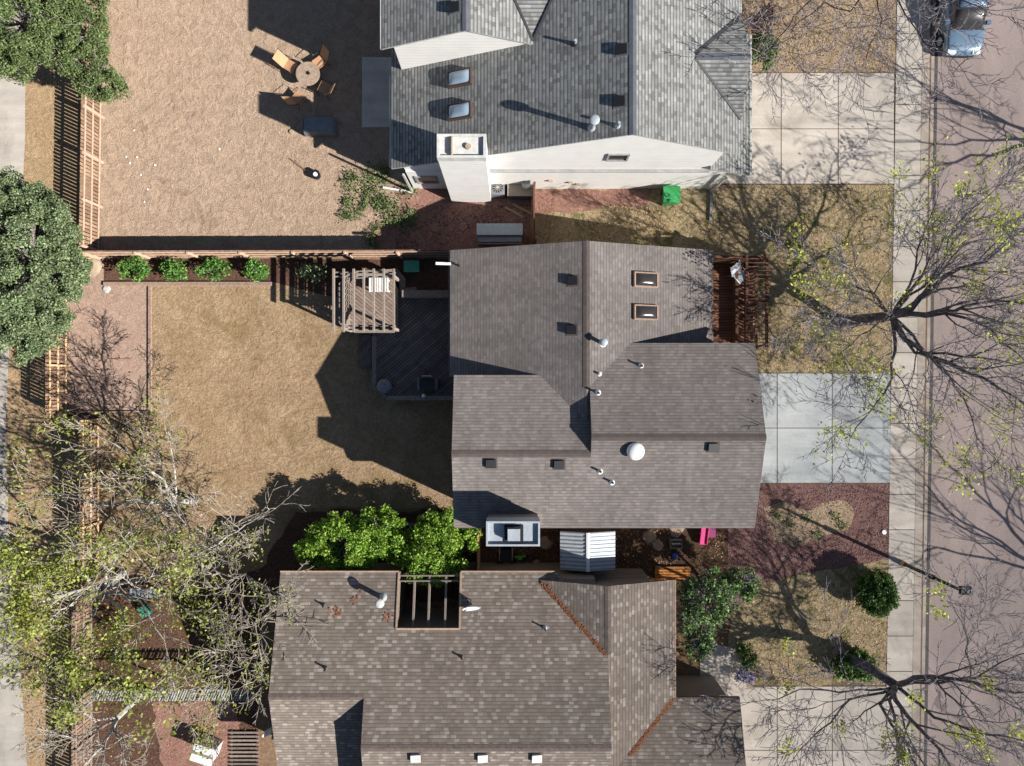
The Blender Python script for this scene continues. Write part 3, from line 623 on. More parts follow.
# white dome
loc = roofpt(635, 451, B_s); t_ = thing('tubular_skylight', 'round white dome low on the south slope of the brown roof', 'roof dome', loc)
MB().cyl(loc, .34, .16, 24, .36).build('collar', 'white', t_); MB().dome(loc + Vector((0, 0, .16)), .39, .2, 24, 6).build('dome', 'white', t_)
# satellite dishes
def dish(px, py, z0, z, aim, label, r=.42):
    b = P(px, py, z0); t_ = thing('satellite_dish', label, 'satellite dish', b)
    MB().tube([b, b + Vector((0, 0, .25)), b + Vector((.05, -.1, z - .05))], .025, 8).build('mast', 'midgrey', t_)
    c = b + Vector((.05, -.12, z)); q = Vector(aim).to_track_quat('Z', 'Y').to_matrix().to_4x4(); m = MB(); n = 20
    vs = [c]; fs = []
    for j in range(1, 4):
        for i in range(n):
            rr = r * j / 3; vs.append((Matrix.Translation(c) @ q) @ Vector((rr * cos(2 * pi * i / n), rr * sin(2 * pi * i / n) * .9, .12 * (j / 3) ** 2)))
    fs = [(0, 1 + i, 1 + (i + 1) % n) for i in range(n)]
    for j in range(2): fs += [(1 + j * n + i, 1 + (j + 1) * n + i, 1 + (j + 1) * n + (i + 1) % n, 1 + j * n + (i + 1) % n) for i in range(n)]
    vs2 = [v - Vector(aim).normalized() * .02 for v in vs]; k = len(vs)
    m.add(vs + vs2, fs + [tuple(x + k for x in reversed(f)) for f in fs]); m.build('reflector', 'white', t_)
    a = c + Vector(aim).normalized() * .45 - Vector((0, 0, .1))
    MB().tube([c - Vector((0, 0, r * .8)), a], .015, 6).box(a.x - .06, a.x + .06, a.y - .06, a.y + .06, a.z - .04, a.z + .04).build('feed_arm', 'midgrey', t_)
p_ = roofpt(471, 600, C_n); dish(471, 600, p_.z, .5, (.1, -.86, .5), 'white satellite dish right of the courtyard opening')
dish(271, 722, 2.7, .5, (.6, -.7, .5), 'white satellite dish at the left edge of the bottom roof', .36)
# bent vent with white arm at M's NW corner
b = roofpt(459, 266, A_w); t_ = thing('service_mast', 'white conduit arm reaching out over the left eave', 'mast', b)
MB().cyl(b, .04, .5, 10).tube([b + Vector((0, 0, .48)), b + Vector((-.3, .12, .5)), b + Vector((-.6, .1, .42))], .02, 6).build('conduit', 'darkmetal', t_)
MB().bar(b + Vector((-.35, .03, .4)), b + Vector((-1.05, .05, .4)), .12, .08).build('arm', 'white', t_)

# ------------------------------------------------------------------ fences
def fence(name, path, h, label, pw=.14, gap=.045, side=1, pm='fence', rm='rail', post=2.4, rails=(.25, .85, 1.45), solid=False, cat='fence', group=None):
    a0 = path[0]; t_ = thing(name, label, cat, a0, group)
    pk = MB(); rl = [MB() for _ in rails]
    rg = random.Random(len(path) * 7 + int(a0.x * 3))
    for i in range(len(path) - 1):
        a, b = path[i], path[i + 1]; d = (b - a); L = d.length; d.normalize(); nrm = Vector((-d.y, d.x, 0)) * side
        k = int(L / (pw + gap)); ang = math.atan2(d.y, d.x)
        for j in range(k):
            c = a + d * ((j + .5) * L / k) + nrm * .055; hh = h + rg.uniform(-.015, .015)
            pk.box(-pw / 2, pw / 2, -.01, .01, .03, hh, 0, Matrix.Translation(c) @ Matrix.Rotation(ang + rg.uniform(-.02, .02), 4, 'Z'))
        for m, z in zip(rl, rails): m.bar(a + Vector((0, 0, z)), b + Vector((0, 0, z)), .04, .09)
        kp = max(1, round(L / post))
        for j in range(kp + (i == len(path) - 2)):
            c = a + d * (j * L / kp) - nrm * .03; p = MB().box(c.x - .05, c.x + .05, c.y - .05, c.y + .05, 0, h - .05); p.build('post', rm, t_)
    pk.build('picket_panel', pm, t_)
    for m in rl: m.build('rail', rm, t_)
    return t_
G = lambda x, y: P(x, y, 0)
fence('wooden_fence', [G(101, 252), G(106, -60)], 1.7, 'brown picket fence along the left side of the sandy yard', side=1)
fence('wooden_fence', [G(101, 258), G(452, 257)], 1.6, 'long cedar fence between the sandy yard and the row of four shrubs', gap=.005, side=1)
fence('wooden_fence', [G(69, 418), G(69, 262), G(100, 258)], 1.7, 'picket fence with pale fresh rails beside the gravel pad', rm='raillt', side=1)
fence('wooden_fence', [G(101, 572), G(101, 420), G(70, 419)], 1.7, 'picket fence section behind the bare white branched tree', rm='raillt', side=1)
fence('wooden_fence', [G(94, 830), G(94, 590), G(100, 574)], 1.7, 'picket fence section at the bottom left below the leafing tree', rm='oldwood', side=1)
fence('wooden_fence', [G(534, 246), G(533, 192)], 1.7, 'dark short fence between the storage box and the side lawn', pm='redwood', rm='redwood', gap=.005, side=1)
fence('wooden_fence', [G(480, 569), G(480, 528)], 1.7, 'short fence left of the metal chimney cap in the side yard', pm='orange', rm='raillt', gap=.01, side=1)
# bottom-left slatted fence panel, laid flat so its slats catch the sun
t_ = thing('flat_slat_panel', 'long narrow fence panel of weathered slats laid flat above the reddish gravel at bottom left', 'fence panel', G(160, 680))
zl = 1.9; a = P(90, 695, zl); b = P(252, 695, zl); d = b - a; n = 62; m = MB()
for i in range(n):
    if i in (22, 23, 41): continue
    c = a + d * ((i + .5) / n) + Vector((0, 0, .03 * (i % 3 == 0)))
    m.bar(c + Vector((-.12, -.28, 0)), c + Vector((.12, .28, 0)), .055, .02)
m.build('slats', 'greyslat', t_)
for y in (-.2, .2): MB().bar(a + Vector((0, y, -.1)), b + Vector((0, y, -.1)), .05, .1).build('rail', 'oldwood', t_)
for i in range(4): q = a + d * (i / 3 * .98 + .01); MB().box(q.x - .05, q.x + .05, q.y - .05, q.y + .05, 0, zl - .16).build('post', 'oldwood', t_)

# ------------------------------------------------------------------ deck and pergola
zd = .5
dk = thing('deck', 'dark grey diagonal board deck with a perimeter rail behind the brown house', 'deck', P(410, 345, 0))
poly = [P(a, b, zd) for a, b in ((366, 292), (453, 292), (453, 400), (384, 400), (372, 388), (372, 334), (366, 334))]
MB().prism([(p.x, p.y) for p in poly], zd - .25, zd).build('floor', 'deckdark', dk)
m = MB()
edge_ = [P(a, b, .95) for a, b in ((374, 336), (374, 386), (386, 398), (453, 398))]
for a, b in zip(edge_, edge_[1:]): m.bar(a, b, .22, .05)
m.build('rail_top', 'oldwood', dk)
for a, b in zip(edge_, edge_[1:]):
    k = max(1, int((b - a).length / 1.2))
    for i in range(k): q = a.lerp(b, i / k); MB().box(q.x - .04, q.x + .04, q.y - .04, q.y + .04, zd, .92).build('rail_post', 'oldwood', dk)
for i in range(3):
    a = P(371 - 4 * i, 335, .4 - .13 * i); b = P(367 - 4 * i, 368, .4 - .13 * i); MB().box(b.x, a.x, b.y, a.y, 0, .4 - .13 * i).build('step', 'deckdark', dk)
b0 = P(403, 291, .6); MB().box(b0.x, P(452, 291, .6).x, b0.y - .35, b0.y, .5, .95).build('bench', 'oldwood', dk)
pd = thing('raised_platform', 'brown board platform under the pergola', 'platform', P(368, 300, 0))
poly = [P(a, b, .62) for a, b in ((347, 285), (355, 276), (392, 276), (398, 290), (398, 329), (347, 329))]
MB().prism([(p.x, p.y) for p in poly], 0, .62).build('floor', 'deckbrown', pd)
m = MB(); bp = [P(a, b, 1.0) for a, b in ((396, 318), (346, 327), (341, 318), (341, 287), (352, 275), (392, 273))][1:]
for a, b in zip(bp, bp[1:]): m.bar(a, b, .38, .05)
m.build('bench', 'pergola', pd)
for q in bp: MB().box(q.x - .1, q.x + .1, q.y - .1, q.y + .1, .0, .97).build('bench_leg', 'pergola', pd)
tag(MB().prism([(p.x, p.y) for p in [P(a, b, .3) for a, b in ((392, 270), (397, 268), (405, 278), (405, 288), (416, 287), (416, 293), (400, 293), (399, 281))]], 0, .35).build('retaining_curb', 'pergola'), 'kinked grey timber curb at the top right of the pergola', 'curb')
pg = thing('pergola', 'open taupe pergola with seven thin rafters over the platform', 'pergola', P(364, 300, 0))
zp = 2.6; x0, x1 = P(334, 0, zp).x, P(394, 0, zp).x; y1, y0 = P(0, 269, zp).y, P(0, 332, zp).y
for i in range(7):
    x = x0 + (x1 - x0) * i / 6; MB().box(x - .045, x + .045, y0, y1, zp - .02, zp + .13).build('rafter', 'pergola', pg)
for y in (y0 + .12, y0 + .3, y1 - .15, y1 - .35): MB().box(x0 - .05 + (.7 if y < 4 else 0), x1 + .05, y - .025, y + .025, zp - .2, zp - .03).build('beam', 'pergola', pg)
MB().box(x0 + .9, x1, y0 - .02, y0 + .36, zp - .235, zp - .21).build('shelf_board', 'pergola', pg)
for x in (x0 + .3, x1 - .12):
    for y in (y0 + .22, y1 - .24): MB().box(x - .06, x + .06, y - .06, y + .06, 0, zp - .2).build('post', 'pergola', pg)
m = MB()
for i in range(14): m.box(x0 + .28, x0 + .31, y0 + .4, y1 - .4, .7 + i * .11, .75 + i * .11)
for i in range(8): yy = y0 + .5 + i * (y1 - y0 - 1.0) / 7; m.box(x0 + .315, x0 + .34, yy - .03, yy + .03, .65, 2.3)
m.build('lattice_screen', 'pergola', pg)
# slatted white chair/table under pergola
def slat_table(cx, cy, z, w, d_, h, label, mat, name='slatted_table'):
    t_ = thing(name, label, 'table', (cx, cy, z)); m = MB(); n = 8
    for i in range(n): x = cx - w / 2 + (i + .5) * w / n; m.box(x - w / n * .33, x + w / n * .33, cy - d_ / 2, cy + d_ / 2, z + h - .03, z + h)
    m.build('table_top', mat, t_)
    for sx in (-1, 1):
        for sy in (-1, 1): x = cx + sx * (w / 2 - .08); y = cy + sy * (d_ / 2 - .08); MB().box(x - .03, x + .03, y - .03, y + .03, z, z + h - .03).build('leg', mat, t_)
q = P(379, 285, 1.1); slat_table(q.x, q.y, .62, 1.0, .7, .55, 'white slatted table under the right side of the pergola', 'white')
# grill with cover on the deck
q = P(387, 386, .5); t_ = thing('kettle_grill', 'dark round covered grill in the lower left corner of the deck', 'grill', q)
MB().cyl(q + Vector((0, 0, .45)), .32, .28, 20, .36).dome(q + Vector((0, 0, .73)), .36, .24, 20, 5).build('bowl', 'midgrey', t_)
for i in range(3): a = i * 2.1; MB().tube([q + Vector((.3 * cos(a), .3 * sin(a), .5)), q + Vector((.38 * cos(a), .38 * sin(a), 0))], .02, 6).build('leg', 'darkmetal', t_)
MB().tube([q + Vector((-.1, 0, .98)), q + Vector((-.08, 0, 1.03)), q + Vector((.08, 0, 1.03)), q + Vector((.1, 0, .98))], .015, 6).build('handle', 'galv', t_)
q = P(429, 384, .5); t_ = thing('gas_grill', 'grey cart grill with curved handle beside the deck rail', 'grill', q)
MB().box(q.x - .5, q.x + .5, q.y - .28, q.y + .28, .55, 1.2).build('cabinet', 'midgrey', t_)
MB().hull([(q.y - .28, 1.21), (q.y - .28, 1.35), (q.y - .1, 1.48), (q.y + .15, 1.45), (q.y + .28, 1.21)], q.x - .35, q.x + .35, 'x').build('lid', 'darkmetal', t_)
MB().tube([q + Vector((-.25, .3, .8)), q + Vector((-.22, .4, .85)), q + Vector((.22, .4, .85)), q + Vector((.25, .3, .8))], .025, 8).build('handle', 'offwhite', t_)
for sx in (-1, 1): MB().cyl(q + Vector((sx * .4, -.2, .0)), .05, .1, 10).build('wheel', 'tyre', t_)
q = P(424, 395.5, .98); t_ = thing('lantern', 'small white globe lantern on the lower rail of the deck', 'lantern', q)
MB().cyl(q, .08, .06, 14).build('base', 'darkmetal', t_); MB().dome(q + Vector((0, 0, .06)), .11, .16, 16, 5).build('globe', 'white', t_)
q = P(413, 268); t_ = thing('storage_bin', 'dark teal storage bin in the bed between fence and deck', 'bin', q)
MB().prism([(q.x - .35, q.y - .25), (q.x + .35, q.y - .25), (q.x + .35, q.y + .25), (q.x - .35, q.y + .25)], 0, .5).build('body', 'teal', t_); MB().box(q.x - .39, q.x + .39, q.y - .29, q.y + .29, .5, .57).build('lid', 'teal', t_)

# ------------------------------------------------------------------ front porch of the brown house
px0, px1 = 9.0, 12.15
pc = thing('porch', 'reddish board porch with slatted railing at the front of the brown house', 'porch', (10.5, 4, 0))
MB().box(px0, px1, 1.55, 6.05, .1, .32).build('floor', 'porch', pc)
m = MB()
for i in range(26): yy = 1.9 + i * .16; m.box(px1 - .06, px1 - .02, yy - .03, yy + .03, .35, 1.1)
m.build('railing', 'redwood', pc)
for z in (.45, 1.12): MB().box(px1 - .1, px1 + .03, 1.7, 6.05, z, z + .05).build('rail', 'redwood', pc)
for y in (1.8, 3.9, 5.95): MB().box(px1 - .1, px1, y - .06, y + .06, .32, 2.5).build('post', 'redwood', pc)
m = MB()
for i in range(16): m.box(11.0, 11.05, 1.95 + i * .25, 2.02 + i * .25, 2.52, 2.62)
m = MB(); m.box(11.1, 11.2, 1.7, 6.1, 2.5, 2.64).box(px1 - .1, px1, 1.7, 6.1, 2.5, 2.64)
m.build('beam', 'redwood', pc)
for i in range(22): yy = 1.9 + i * .19; MB().box(11.05, px1 + .1, yy - .02, yy + .02, 2.645, 2.7).build('rafter', 'redwood', pc)
MB().box(9.5, px1 + .1, 6.06, 6.16, .1, 2.0).build('side_screen', 'redwood', pc)
MB().box(11.2, 11.35, 2.0, 5.9, .33, .8).build('bench', 'redwood', pc)
def lawn_chair(loc, rz, label, fab, frame, group=None, recl=.24):
    t_ = thing('patio_chair', label, 'chair', loc, group); R = Matrix.Translation(Vector(loc)) @ Matrix.Rotation(rz, 4, 'Z') @ Matrix.Scale(1.08, 4)
    def T(*a): return R @ Vector(a)
    m = MB()
    def sheet(pts, w):
        for a, b in zip(pts, pts[1:]):
            A, B = Vector(a), Vector(b)
            vs = [(A.x, -w, A.z), (A.x, w, A.z), (B.x, w, B.z), (B.x, -w, B.z)]; n_ = Vector((B - A)).cross(Vector((0, 1, 0))).normalized() * .012
            m.add([R @ Vector(v) for v in vs] + [R @ (Vector(v) + n_) for v in vs], [(0, 1, 2, 3), (7, 6, 5, 4), (0, 4, 5, 1), (1, 5, 6, 2), (2, 6, 7, 3), (3, 7, 4, 0)])
    m = MB(); sheet([(-.27, 0, .44), (0, 0, .40), (.25, 0, .38)], .25); m.build('seat', fab, t_)
    m = MB(); sheet([(.25, 0, .39), (.36, 0, .62), (.36 + recl, 0, .98)], .25); m.build('backrest', fab, t_)
    for s in (-1, 1):
        MB().tube([T(-.25, s * .3, 0), T(-.27, s * .3, .6), T(.32, s * .3, .62)], .016, 6).build('armrest', frame, t_)
        MB().tube([T(.35, s * .28, 0), T(.2, s * .28, .4), T(.37 + recl, s * .27, 1.0)], .016, 6).build('leg', frame, t_)
    return t_
lawn_chair(P(737, 277, .4) + Vector((0, 0, -.05)), 2.3, 'pale blue and white chair on the reddish front porch', 'galv', 'white')

# ------------------------------------------------------------------ patio set in the sandy yard
q = P(312, 80); t_ = thing('patio_table', 'round stone topped patio table in the sandy yard', 'table', q)
MB().cyl(q + Vector((0, 0, .68)), .6, .05, 32).build('table_top', 'tile', t_); MB().cyl(q + Vector((0, 0, .02)), .05, .66, 10).build('pedestal', 'darkmetal', t_)
MB().cyl(q, .3, .04, 20).build('base', 'darkmetal', t_)
MB().cyl(q + Vector((.02, .02, .732)), .09, .03, 12).build('umbrella_ring', 'darkmetal', t_)
gpc = 'tan sling chairs around the patio table'
for (x, y, a, lb) in ((293, 70, 150, 'tan sling patio chair upper left of the round table'), (322, 66, 40, 'tan sling patio chair above the round table touching the shadow'), (327, 92, -25, 'tan sling patio chair right of the round table'), (301, 101, 222, 'tan sling patio chair nearest below the round table')):
    lawn_chair(P(x, y), radians(a), lb, 'tanfab', 'darkmetal', gpc)
def recliner(q, rz, label, base='darkmetal'):
    lawn_chair(q, rz, label, 'black', base)
q = P(322, 130); t_ = thing('woodpile', 'low dark covered heap in the shadow below the patio set', 'covered heap', q)
rg = random.Random(3); m = MB()
for i in range(16): m.cyl(q + Vector((-.7 + (i % 6) * .27, -.2, .12 + (i // 6) * .2)), .1, .55, 8, ax=(0, 1, .02))
m.build('logs', 'darkbark', t_)
MB().hull([(q.x - .85, .05), (q.x - .75, .62), (q.x, .74), (q.x + .75, .62), (q.x + .85, .05)], q.y - .35, q.y + .4, 'y').build('cover', 'midgrey', t_)
q = P(317, 176); t_ = thing('fire_pit', 'small black round grill bucket with a white cup on the sand', 'fire pit', q)
MB().cyl(q + Vector((0, 0, .02)), .2, .32, 20, .24, cap=True).build('bowl', 'black', t_); MB().cyl(q + Vector((.02, -.02, .34)), .11, .06, 12).build('cup', 'white', t_)
MB().tube([q + Vector((-.45, .15, .05)), q + Vector((-1.1, .75, .25))], .02, 6).build('poker', 'redwood', t_)
tag(MB().cyl(P(292, 132, .02), .12, .06, 12).build('flat_stone', 'stone'), 'small round stone in the shade beside the covered heap', 'stone')
# trash scraps (white) in the sandy yard
rg = random.Random(9); gs = 'white scraps scattered on the sandy yard'
scr = None
for i, (x, y) in enumerate(((134, 130), (126, 157), (137, 157), (130, 163), (141, 175), (148, 189), (144, 202), (219, 149), (155, 165))):
    q = P(x, y, .02); m = MB(); vs = []
    for k in range(5): a = k * 1.26; rr = rg.uniform(.03, .09); vs.append((q.x + rr * cos(a), q.y + rr * sin(a), .02 + rg.uniform(0, .03)))
    m.add(vs + [(v[0], v[1], .008) for v in vs], [(0, 1, 2, 3, 4)] + [(k, k + 5, (k + 1) % 5 + 5, (k + 1) % 5) for k in range(5)])
    o = m.build('paper_scrap', 'white', None, Vector(q)); tag(o, ('white scrap furthest up on the sandy yard, nearest the fence', 'white scrap in the close cluster, left one beside the picket fence', 'white scrap in the close cluster, right one', 'white scrap just below the close cluster', 'white scrap to the right of and below the close cluster', 'lowest but one of the white scraps on the sand', 'lowest white scrap on the sandy yard', 'lone white scrap in the middle of the sandy yard', 'white scrap right of the cluster on the sand')[i], 'scrap', gs)

# ------------------------------------------------------------------ side area of the white house
q = P(490, 190); q = P(497, 192); t_ = thing('air_conditioner', 'grey air conditioner unit right of the white chimney', 'air conditioner', P(497, 191))
q = P(498, 192); MB().box(q.x - .35, q.x + .35, q.y - .35, q.y + .35, .05, .8).build('casing', 'midgrey', t_)
m = MB(); m.cyl(q + Vector((0, 0, .8)), .27, .02, 20)
m.build('fan_guard', 'darkmetal', t_)
m = MB()
for i in range(6): a = i * pi / 6; m.bar(q + Vector((.3 * cos(a), .3 * sin(a), .84)), q - Vector((.3 * cos(a), .3 * sin(a), -.84)), .012, .012)
m.build('grille', 'offwhite', t_)
q = P(520, 192); t_ = thing('patio_heater_box', 'flat olive lidded box against the white wall', 'box', q)
MB().box(q.x - .6, q.x + .6, q.y - .4, q.y + .5, .02, .8).build('body', 'midgrey', t_); MB().box(q.x - .64, q.x + .64, q.y - .44, q.y + .54, .8, .86).build('lid', 'sideC', t_)
q2 = q + Vector((.3, .1, .86)); t_ = thing('bucket', 'white coiled hose bucket on the olive box', 'bucket', q2)
MB().cyl(q2, .18, .16, 16, .22).build('body', 'white', t_); MB().tube([q2 + Vector((.2 * cos(a), .2 * sin(a), .2 + .01 * a)) for a in [i * .5 for i in range(22)]], .02, 6).build('hose', 'offwhite', t_)
q = P(500, 237); t_ = thing('storage_box', 'long grey lidded storage box in the red gravel bed', 'storage box', q)
w2 = 1.1; MB().box(q.x - w2, q.x + w2, q.y - .42, q.y + .42, .02, .85).build('body', 'midgrey', t_)
MB().add([(q.x - w2 - .05, q.y + .47, .98), (q.x + w2 + .05, q.y + .47, .98), (q.x + w2 + .05, q.y - .1, .98), (q.x - w2 - .05, q.y - .1, .98), (q.x - w2 - .05, q.y + .47, .86), (q.x + w2 + .05, q.y + .47, .86), (q.x + w2 + .05, q.y - .1, .86), (q.x - w2 - .05, q.y - .1, .86)], [(3, 2, 1, 0), (0, 1, 5, 4), (1, 2, 6, 5), (2, 3, 7, 6), (3, 0, 4, 7)]).build('lid', 'galv', t_)
MB().box(q.x - w2, q.x + w2, q.y - .46, q.y - .43, .5, .58).build('trim', 'white', t_)
m = MB()
for i in range(5): m.bar(P(508 + 6 * i, 208, .02), P(520 + 6 * i, 214, .02), .06, .03)
tag(MB().bar(P(505, 207, .06), P(523, 217, .06), .12, .06).build('plank', 'rail'), 'pale plank on the red bed behind the air conditioner, left one', 'plank', 'planks on the red bed')
tag(MB().bar(P(512, 204, .06), P(532, 214, .06), .12, .06).build('plank', 'rail'), 'pale plank on the red bed nearer the dark short fence', 'plank', 'planks on the red bed')
for i, (x, y) in enumerate(((434, 228), (448, 231), (463, 227))):
    tag(MB().cyl(P(x, y, .015), .24, .04, 16, .2).build('stepping_stone', 'redgravel'), ('round stepping stone in the red bed, leftmost of three', 'round stepping stone in the red bed, middle of three', 'round stepping stone in the red bed, nearest the storage box')[i], 'stepping stone', 'stepping stones in the red bed')
q = P(667, 200); t_ = thing('garbage_bin', 'green wheeled garbage bin against the white wall', 'bin', q)
MB().add([(q.x - .28, q.y - .3, .05), (q.x + .28, q.y - .3, .05), (q.x + .28, q.y + .3, .05), (q.x - .28, q.y + .3, .05), (q.x - .38, q.y - .38, 1.0), (q.x + .38, q.y - .38, 1.0), (q.x + .38, q.y + .38, 1.0), (q.x - .38, q.y + .38, 1.0)], [(3, 2, 1, 0), (4, 5, 6, 7), (0, 1, 5, 4), (1, 2, 6, 5), (2, 3, 7, 6), (3, 0, 4, 7)]).build('body', 'green', t_)
MB().hull([(q.y - .42, 1.0), (q.y + .4, 1.0), (q.y + .4, 1.06), (q.y, 1.13), (q.y - .42, 1.06)], q.x - .42, q.x + .42, 'x').build('lid', 'green', t_)
MB().bar(q + Vector((-.3, .44, .98)), q + Vector((.3, .44, .98)), .04, .04).build('handle', 'green', t_)
for s in (-1, 1): MB().cyl(q + Vector((s * .3, .33, .12)), .12, .05, 14, ax=(1, 0, 0)).build('wheel', 'tyre', t_)

# ------------------------------------------------------------------ side yard between the brown and bottom houses
X0, X1, Y0, Y1, Xm = 2.32, 4.98, -9.0, -7.15, 3.62
t_ = thing('metal_shed', 'small corrugated metal shed with one grey and one white roof slope', 'shed', ((X0 + X1) / 2, (Y0 + Y1) / 2, 0))
MB().hull([(X0 + .08, 0), (X0 + .08, 2.02), (Xm, 2.34), (X1 - .08, 2.02), (X1 - .08, 0)], Y0 + .08, Y1 - .08, 'y').build('wall', 'darkmetal', t_)
def corr(xa, za, xb, zb):
    m = MB(); n = 40; vs = []
    for j in range(n + 1):
        y = Y0 + (Y1 - Y0) * j / n; d_ = .035 * (1 if (j // 2) % 2 else 0)
        vs += [(xa, y, za + d_), (xb, y, zb + d_)]
    m.add(vs, [(2 * j, 2 * j + 1, 2 * j + 3, 2 * j + 2) for j in range(n)]); m.add([(x, y, z - .05) for x, y, z in vs], [(2 * j + 2, 2 * j + 3, 2 * j + 1, 2 * j) for j in range(n)]); return m
corr(X0, 2.07, Xm, 2.42).build('roof_panel', 'galv', t_); corr(Xm, 2.42, X1, 2.07).build('roof_panel', 'galv', t_)
MB().cap((Xm, Y0, 2.47), (Xm, Y1, 2.47), .08, .02).build('ridge_cap', 'white', t_)
def rock(px, py, r, label, group=None, mat='stone', seed=1, flat=.45):
    q = P(px, py); rg = random.Random(seed); m = MB(); n = 9; vs = []
    for j, (z, s) in enumerate(((0, 1), (.5, .95), (1, .6))):
        for i in range(n): a = 2 * pi * i / n; rr = r * s * rg.uniform(.75, 1.15); vs.append((q.x + rr * cos(a), q.y + rr * sin(a), z * r * flat * rg.uniform(.85, 1.1)))
    fs = [(j * n + i, j * n + (i + 1) % n, (j + 1) * n + (i + 1) % n, (j + 1) * n + i) for j in range(2) for i in range(n)] + [tuple(range(2 * n, 3 * n))]
    return tag(m.add(vs, fs).build('rock', mat, None, q), label, 'rock', group)
gr = 'pale flat rocks in the side yard'
rock(545, 543, .36, 'pale flat rock right of the metal chimney', gr, seed=2, flat=.3)
rock(650, 536, .36, 'pale flat rock left of the small crate, the left one of two', gr, seed=3, flat=.25)
rock(658, 545, .3, 'pale flat rock nearest the small crate', gr, seed=4, flat=.25); rock(676, 529, .42, 'flat rock half under the eave above the small crate', gr, seed=6, flat=.25)
rock(93, 267, .55, 'tan flat rock at the top corner of the gravel pad', None, seed=8, flat=.3)
rock(107, 289, .22, 'small pale rock on the gravel pad below the first shrub', None, 'offwhite', seed=9)
rock(536, 562, .16, 'small grey rock beside the green toy', None, seed=11)
q = P(675, 543); t_ = thing('crate', 'small pale crate holding white bottles', 'crate', q); m = MB()
for a in ((-.3, .3, -.22, -.19), (-.3, .3, .19, .22), (-.3, -.27, -.19, .19), (.27, .3, -.19, .19)): m.box(q.x + a[0], q.x + a[1], q.y + a[2], q.y + a[3], 0, .3)
m.box(q.x - .27, q.x + .27, q.y - .19, q.y + .19, 0, .03); m.build('box', 'sideC', t_)
for i in range(4):
    b = q + Vector((-.18 + .12 * i, .02, .03)); o = thing('bottle', ('white bottle in the small crate, first from the left', 'white bottle in the small crate, second from the left', 'white bottle in the small crate, third from the left', 'white bottle in the small crate, at the right end')[i], 'bottle', b, 'bottles in the crate')
    MB().cyl(b, .045, .27, 10).build('body', 'white', o); MB().cyl(b + Vector((0, 0, .27)), .02, .06, 8).build('cap', 'offwhite', o)
q = P(674, 555); tag(MB().cyl(q, .12, .22, 12, .15).dome(q + Vector((0, 0, .22)), .15, .05, 12, 3).build('bucket', 'blue'), 'blue pail below the small crate', 'bucket')
q = P(703, 534); t_ = thing('play_slide', 'pink toy slide leaning in the side yard', 'toy', q)
MB().hull([(q.y - .5, .1), (q.y + .55, .5), (q.y + .55, .56), (q.y - .5, .16)], q.x - .22, q.x + .12, 'x').build('chute', 'pink', t_)
for s in (-.24, .12): MB().hull([(q.y - .5, .1), (q.y + .55, .5), (q.y + .55, .66), (q.y - .5, .26)], q.x + s, q.x + s + .03, 'x').build('side_wall', 'pink', t_)
MB().box(q.x + .16, q.x + .55, q.y - .1, q.y + .4, .0, .35).build('base', 'magenta', t_)
q = P(520, 556); t_ = thing('tricycle', 'lime green toy tricycle behind the frame chair', 'toy', q)
MB().tube([q + Vector((-.3, 0, .25)), q + Vector((0, 0, .3)), q + Vector((.28, .05, .22))], .07, 8).build('frame', 'lime', t_)
MB().box(q.x - .12, q.x + .1, q.y - .1, q.y + .1, .34, .38).build('seat', 'lime', t_)
for x, y in ((-.3, -.2), (-.3, .2), (.3, .05)): MB().cyl(q + Vector((x, y - .02, .13)), .13, .05, 14, ax=(0, 1, 0)).build('wheel', 'black', t_)
lawn_chair(P(506, 552), radians(90), 'metal frame chair left of the lime green toy', 'darkmetal', 'offwhite')
for i, (x, y, r_) in enumerate(((500, 562, .16), (512, 564, .14), (534, 553, .15))):
    q = P(x, y); t_ = thing('flower_pot', ('terracotta pot below the frame chair at the left', 'terracotta pot below the frame chair at the right', 'terracotta pot right of the lime green toy')[i], 'pot', q, 'pots in the side yard')
    MB().cyl(q, r_ * .7, .26, 14, r_).build('pot', 'redwood', t_); MB().cyl(q + Vector((0, 0, .261)), r_ * .85, .005, 14).build('soil', 'darkbark', t_)
q = P(672, 573); t_ = thing('wooden_pallet', 'orange cedar pallet on the ground left of the leafy tree', 'pallet', q)
m = MB()
for i in range(5): m.box(q.x - .9, q.x + .9, q.y - .3 + i * .14, q.y - .2 + i * .14, .14, .17)
m.build('boards', 'orange', t_)
for s in (-.8, 0, .8): MB().box(q.x + s - .05, q.x + s + .05, q.y - .3, q.y + .36, 0, .139).build('runner', 'orange', t_)
# ------------------------------------------------------------------ bottom left yard things
q = P(212, 744); t_ = thing('beehive', 'white stacked wooden hive box on the reddish gravel', 'hive', q); Rz = Matrix.Translation(q) @ Matrix.Rotation(radians(-18), 4, 'Z')
for i in range(3): MB().box(-.5, .5, -.38, .38, .08 + .3 * i, .365 + .3 * i, 0, Rz).build('hive_box', 'offwhite', t_)
MB().box(-.55, .55, -.43, .43, .98, 1.06, 0, Rz).build('lid', 'white', t_); MB().box(-.55, .55, -.06, .06, 1.062, 1.075, 0, Rz).build('lid_batten', 'oldwood', t_)
MB().box(-.5, .5, -.38, .38, 0, .079, 0, Rz).build('base', 'offwhite', t_)
q = P(246, 752); t_ = thing('slatted_deck', 'weathered slatted boards beside the bottom house at left', 'boards', q); m = MB()
for i in range(14): m.box(q.x - .8, q.x + .7, q.y + 1.0 - i * .2, q.y + 1.1 - i * .2, .08, .12)
m.build('boards', 'oldwood', t_)
for s in (-.7, .6): MB().box(q.x + s - .04, q.x + s + .04, q.y - 1.75, q.y + 1.15, 0, .079).build('runner', 'redwood', t_)
lawn_chair(P(150, 608), radians(30), 'teal chair glimpsed under the leafing tree', 'teal', 'darkmetal')
